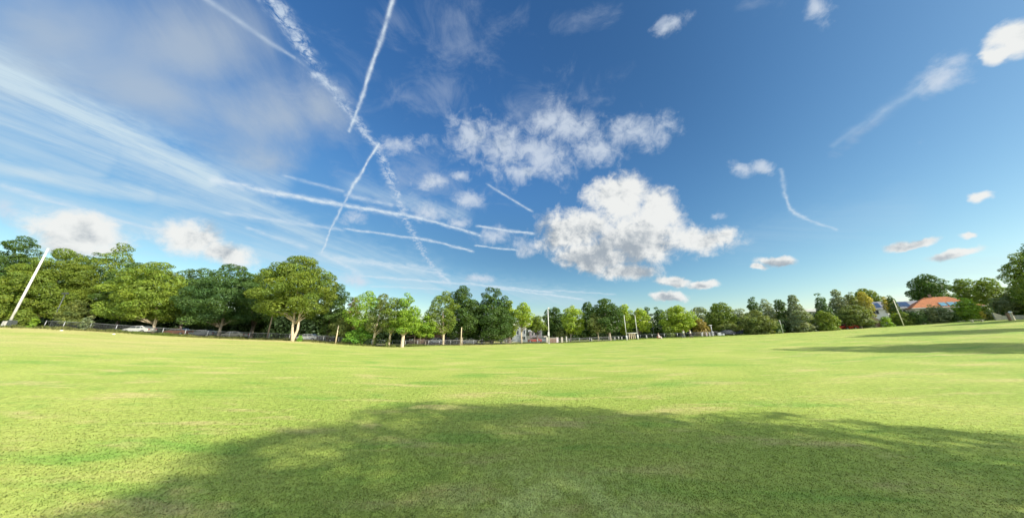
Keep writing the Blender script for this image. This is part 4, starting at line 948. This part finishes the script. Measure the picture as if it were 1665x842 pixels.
# white gabled house with solar panels
r, h, rf = house('white_house', 'white walled grey roofed house with solar panels left of the orange roof', 1483, 505, 74, zrow(500, 74), -.7, 2.7, 2.4, 2.0, 'white', 'slate', hip=False)
for xx in (-2.5, -1.1): slope_panel(rf, xx, xx+1.3, .2, .85, h, 2.4, 2.0, M['solar'])
for xx in (-2.2, -.6): window(r, xx, xx+1.2, -.02, h-1.6, h-.5)
MB().box(.8, 2.65, -1.9, -.05, 0, h-.7).build('annexe', M['greywall'], r); MB().prism([(.6, h-.68), (1.7, h+.25), (2.85, h-.68)], -2.1, 1.0).build('annexe_roof', M['white'], r)
# grey house with solar roof
r, h, rf = house('grey_house', 'pale house with a blue solar panel roof between the golden conifers', 1428, 505, 78, zrow(502, 78), -.65, 1.6, 2.0, 2.2, 'white', 'slate', hip=False)
slope_panel(rf, -1.4, .9, .15, .8, h, 2.0, 2.2, M['solar']); window(r, -1.2, 0, -.02, h-1.5, h-.4); MB().box(-1.5, -1.1, 1.7, 2.2, h+1.9, h+2.9).build('chimney', M['white'], rf)
# white gable and flat white roof
r, h, rf = house('white_house', 'white gable end showing between the dark round tree and the grey conifer', 1277, 520, 86, zrow(512, 86), -.2, .95, 1.4, 1.5, 'white', 'white', hip=False)
window(r, -.5, .4, -.02, h-1.3, h-.4)
x = xat(1322, 515, 84); z = gz(x, 84); h = zrow(504, 84)-z; r = empty('flat_roofed_building', (x, 84, z), -.25); tag(r, 'long low building with a flat white roof edge behind the round bushes', 'building')
MB().box(-4.6, 4.6, 0, 6, 0, h-.5).build('wall', M['offwhite'], r); MB().box(-5.0, 5.0, -.4, 6.3, h-.5, h+.25).build('roof', M['white'], r); window(r, -3, -1.4, -.02, h-2, h-.9); window(r, 1, 2.6, -.02, h-2, h-.9)
# brown shed
x = xat(1424.5, 531, 66); r = empty('garden_shed', (x, 66, gz(x, 66)), -.4); tag(r, 'brown wooden garden shed with a faded pitched roof right of the wide yew', 'shed')
MB().box(-1.1, 1.1, 0, 2, 0, 1.5).build('wall', M['brown'], r); MB().prism([(-1.35, 1.3), (-.3, 2.4), (.3, 2.4), (1.35, 1.3)], -.2, 2.2).build('roof', M['wood'], r); MB().box(-.35, .35, -.04, -.002, .05, 1.25).build('door', M['wood'], r)
# wooden pergola-like frame with balcony
x = xat(1481, 524, 66); r = empty('wooden_pergola', (x, 66, gz(x, 66)), -.4); tag(r, 'reddish wooden garden frame with rails in front of the white gabled house', 'garden frame')
for xx in (-1.6, -.3, 1.0): MB().box(xx, xx+.12, 0, .12, -.2, 1.9).build('post', M['brown'], r)
for zz in (.7, 1.3): MB().box(-1.7, 1.2, .125, .18, zz, zz+.1).build('rail', M['palewood'], r)

# low stone wall, boulder, bench at the far right
def wallrun():
    ps = [place(p, 518, y_) for p, y_ in ((1618, 57), (1630, 56.5), (1655, 55), (1700, 52))]; o = ps[0]; r = empty('stone_wall', o); tag(r, 'low pale stone wall stepping down at the right edge of the field', 'wall')
    mb = MB()
    for i, (a, b) in enumerate(zip(ps, ps[1:])):
        a = a-o; b = b-o; d = (b-a).normalized(); n = Vector((-d.y, d.x, 0))*.18; h0, h1 = ((1.6, 1.0), (.85, .8), (.8, .8))[i]
        mb.poly([a-n-Vector((0,0,.3)), b-n-Vector((0,0,.3)), b+n-Vector((0,0,.3)), a+n-Vector((0,0,.3)), a-n+Vector((0, 0, h0)), b-n+Vector((0, 0, h1)), b+n+Vector((0, 0, h1)), a+n+Vector((0, 0, h0))],
                [(3,2,1,0),(4,5,6,7),(0,1,5,4),(1,2,6,5),(2,3,7,6),(3,0,4,7)])
    mb.build('wall', M['stone'], r)
wallrun()
b = place(1647, 516, 54); r = empty('gate_post', b); tag(r, 'pale gate post with a white cap standing at the low stone wall', 'post'); MB().box(-.13, .13, -.13, .13, -.1, 1.5).build('shaft', M['stone'], r, bevel=.03); MB().prism([(-.18, 1.5), (.18, 1.5), (0, 1.75)], -.18, .18).build('cap', M['wpaint'], r)
b = place(1641, 517, 53.8); r = empty('gate_post', b); tag(r, 'dark wooden gate post left of the pale capped one', 'post'); MB().box(-.14, .14, -.14, .14, -.1, 1.5).build('shaft', M['brown'], r); MB().box(-.17, .17, -.17, .17, 1.5, 1.56).build('cap', M['dsteel'], r)
b = place(1587, 519, 57); r = empty('garden_bench', b, -.5); tag(r, 'low pale garden bench in front of the bushy light green tree', 'bench')
MB().box(-.9, .9, -.25, .25, .42, .5).build('seat', M['stone'], r)
for xx in (-.7, .55): MB().box(xx, xx+.15, -.22, .22, -.1, .42).build('leg', M['stone'], r)
# clipped hedge block (leafy) right of the bench
tree('clipped_hedge', 'square clipped yellow green hedge block left of the low stone wall', 1608, 506, 10, 58, 519, shape='box', col='olive', nl=26, lr=.3, seed=300, trunk='dark', cat='hedge', group=SH, foliage='foliage', sink=.5, tr=.07)
tree('clipped_hedge', 'small pale yellow rounded bush beside the square clipped hedge', 1597, 506, 4, 58, 514, shape='round', col='gold', nl=8, lr=.5, seed=301, trunk='dark', cat='hedge', group=SH, foliage='foliage', sink=.5, tr=.07)

# pale markers lying on the grass and small things by the fence
for px, row, lab in ((100, 537.5, 'white disc marker on the grass near the white mast'), (185, 543.5, 'white disc marker on the grass left of the white parked car')):
    Y = 45; 
    for _ in range(30):
        x = xat(px, row, Y); Y += (zrow(row, Y) - gz(x, Y))*3
        Y = min(max(Y, 20), 50)
    x = xat(px, row, Y); r = empty('pitch_marker', (x, Y, gz(x, Y)+.01)); tag(r, lab, 'marker', 'white markers on the grass')
    MB().tube([(0, 0, 0), (0, 0, .03), (0, 0, .09)], [.19, .17, .07], 14).build('disc', M['wpaint'], r); MB().tube([(0, 0, .09), (0, 0, .12)], [.05, .05], 10).build('knob', M['wpaint'], r)
for px, c_, lab in ((1142.5, 'grime', 'white bollard, leftmost of the small bollards by the parked cars'), (1150, 'pinkwall', 'pinkish bollard in the middle of the small bollards'), (1155, 'grime', 'white bollard nearest to the T shaped lamp post'),
                    (961.5, 'grime', 'white bollard behind the fence left of the brownish young tree'), (999.5, 'grime', 'white bollard left of a pair of white bollards near the rugby posts'),
                    (1006, 'grime', 'white bollard, left of the pair just left of the rugby posts'), (1011, 'grime', 'white bollard, right of the pair just left of the rugby posts'), (1051.5, 'grime', 'white bollard right of the rugby posts')):
    Y = edgeY(px)+1.6; x = xat(px, 550, Y); r = empty('bollard', (x, Y, gz(x, Y))); tag(r, lab, 'bollard', 'small bollards behind the far fence')
    MB().tube([(0, 0, -.1), (0, 0, .75)], [.16, .15], 10).build('shaft', M[c_], r); MB().tube([(0, 0, .75), (0, 0, .85), (0, 0, .95)], [.19, .19, .08], 10).build('cap', M[c_], r)

# ---------------------------------------------------------------- people
def skinned(name, verts, edges, radii, m_, parent, color=None):
    me = bpy.data.meshes.new(name); me.from_pydata(verts, edges, []); me.update(); o = bpy.data.objects.new(name, me); C.objects.link(o)
    md = o.modifiers.new('s', 'SKIN'); 
    for i, r_ in enumerate(radii): me.skin_vertices[0].data[i].radius = (r_, r_) if not hasattr(r_, '__len__') else r_
    me.skin_vertices[0].data[0].use_root = True
    sb = o.modifiers.new('d', 'SUBSURF'); sb.levels = 2; sb.render_levels = 2
    bpy.context.view_layer.update(); dg = bpy.context.evaluated_depsgraph_get(); me2 = bpy.data.meshes.new_from_object(o.evaluated_get(dg))
    me2.polygons.foreach_set('use_smooth', [True]*len(me2.polygons)); me2.name = name; o.modifiers.clear(); o.data = me2; me2.materials.clear(); me2.materials.append(m_)
    bpy.data.meshes.remove(me); o.parent = parent
    if color: o.color = (*color, 1)
    return o
def person(label, px, row, Y, rz, pose, top, legs):
    x = xat(px, row, Y); r = empty('person', (x, Y, gz(x, Y)), rz); r.scale = (1.12,)*3; tag(r, label, 'person', 'people on the far edge of the field')
    if pose == 'walk':
        hip = (0, 0, .93); kn = [(.14, -.10, .5), (-.10, .10, .5)]; an = [(.10, -.10, .08), (-.36, .10, .12)]; sh = 1.42; tx = .02
        el = [(-.16, -.24, 1.14), (.14, .24, 1.14)]; wr = [(-.06, -.27, .90), (.34, .26, .98)]
    else:
        hip = (0, 0, .47); kn = [(.46, -.11, .50), (.46, .11, .50)]; an = [(.52, -.11, .08), (.60, .11, .08)]; sh = .98; tx = -.06
        el = [(.10, -.25, .74), (.10, .25, .74)]; wr = [(.36, -.20, .60), (.36, .20, .60)]
    hz = sh+.28
    V = [hip, (tx*.5, 0, hip[2]+.25), (tx, 0, sh-.06), (tx+.01, 0, sh+.07), (tx+.03, 0, hz-.06), (tx+.04, 0, hz+.08)]; E = [(0,1),(1,2),(2,3),(3,4),(4,5)]; R = [(.15,.11),(.13,.10),(.16,.10),.055,.095,.08]
    for i, s in enumerate((-1, 1)):
        n = len(V); V += [(0, s*.10, hip[2]-.04), kn[i], an[i], (an[i][0]+.17, an[i][1], an[i][2]-.04)]; E += [(0, n), (n, n+1), (n+1, n+2), (n+2, n+3)]; R += [.09, .06, .04, .04]
        n = len(V); V += [(tx, s*.19, sh-.02), el[i], wr[i], (wr[i][0]+.03, wr[i][1], wr[i][2]-.09)]; E += [(2, n), (n, n+1), (n+1, n+2), (n+2, n+3)]; R += [.055, .042, .032, .035]
    skinned('body', V, E, R, M['skin'], r)
    skinned('shirt', [V[0], V[1], V[2], (tx, -.2, sh-.02), el[0], (tx, .2, sh-.02), el[1]], [(0,1),(1,2),(2,3),(3,4),(2,5),(5,6)], [(.19,.15),(.17,.14),(.20,.14),.09,.07,.09,.07], M['cloth'], r, top)
    skinned('trousers', [(0, 0, hip[2]+.04), (0, -.10, hip[2]-.06), kn[0], an[0], (0, .10, hip[2]-.06), kn[1], an[1]], [(0,1),(1,2),(2,3),(0,4),(4,5),(5,6)], [(.18,.14),.12,.085,.065,.12,.085,.065], M['cloth'], r, legs)
    skinned('hair', [(tx+.0, 0, hz+.0), (tx+.01, 0, hz+.13)], [(0, 1)], [.10, .085], M['hair'], r)
    for s in (-1, 1): MB().tube([(tx+.125, s*.035, hz+.035), (tx+.142, s*.035, hz+.035)], [.012, .008], 6).build('eye', M['rubber'], r)
    MB().tube([(tx+.12, 0, hz+.03), (tx+.165, 0, hz-.0)], [.01, .02], 6).build('nose', M['skin'], r)
    return r
person('person in a pale top and grey trousers walking, left of the two walkers', 1112.5, 549, 68, .3, 'walk', (.62, .66, .55), (.22, .23, .22))
person('person in a loose white top and dark trousers walking, right of the two walkers', 1124, 549, 67, 2.9, 'walk', (.8, .78, .74), (.10, .08, .09))
pr_ = person('person in pale pink clothes sitting with stretched legs right of the rugby posts', 1071.5, 549.5, 68, -.2, 'sit', (.8, .68, .70), (.78, .70, .70))
b = pr_.location.copy(); ch = empty('folding_chair', b, -.2); tag(ch, 'low dark red folding chair under the seated person', 'chair')
MB().box(-.26, .3, -.27, .27, .30, .34).build('seat', M['lampred'], ch); MB().prism([(-.30, .34), (-.26, .34), (-.38, .82), (-.42, .82)], -.26, .26).build('backrest', M['lampred'], ch)
for xx in (-.24, .24):
    for yy in (-.24, .24): MB().tube([(xx, yy, 0), (xx, yy, .3)], .018, 6).build('leg', M['steel'], ch)

#print('LEAF FACES', sum(len(m.polygons) for m in bpy.data.meshes))
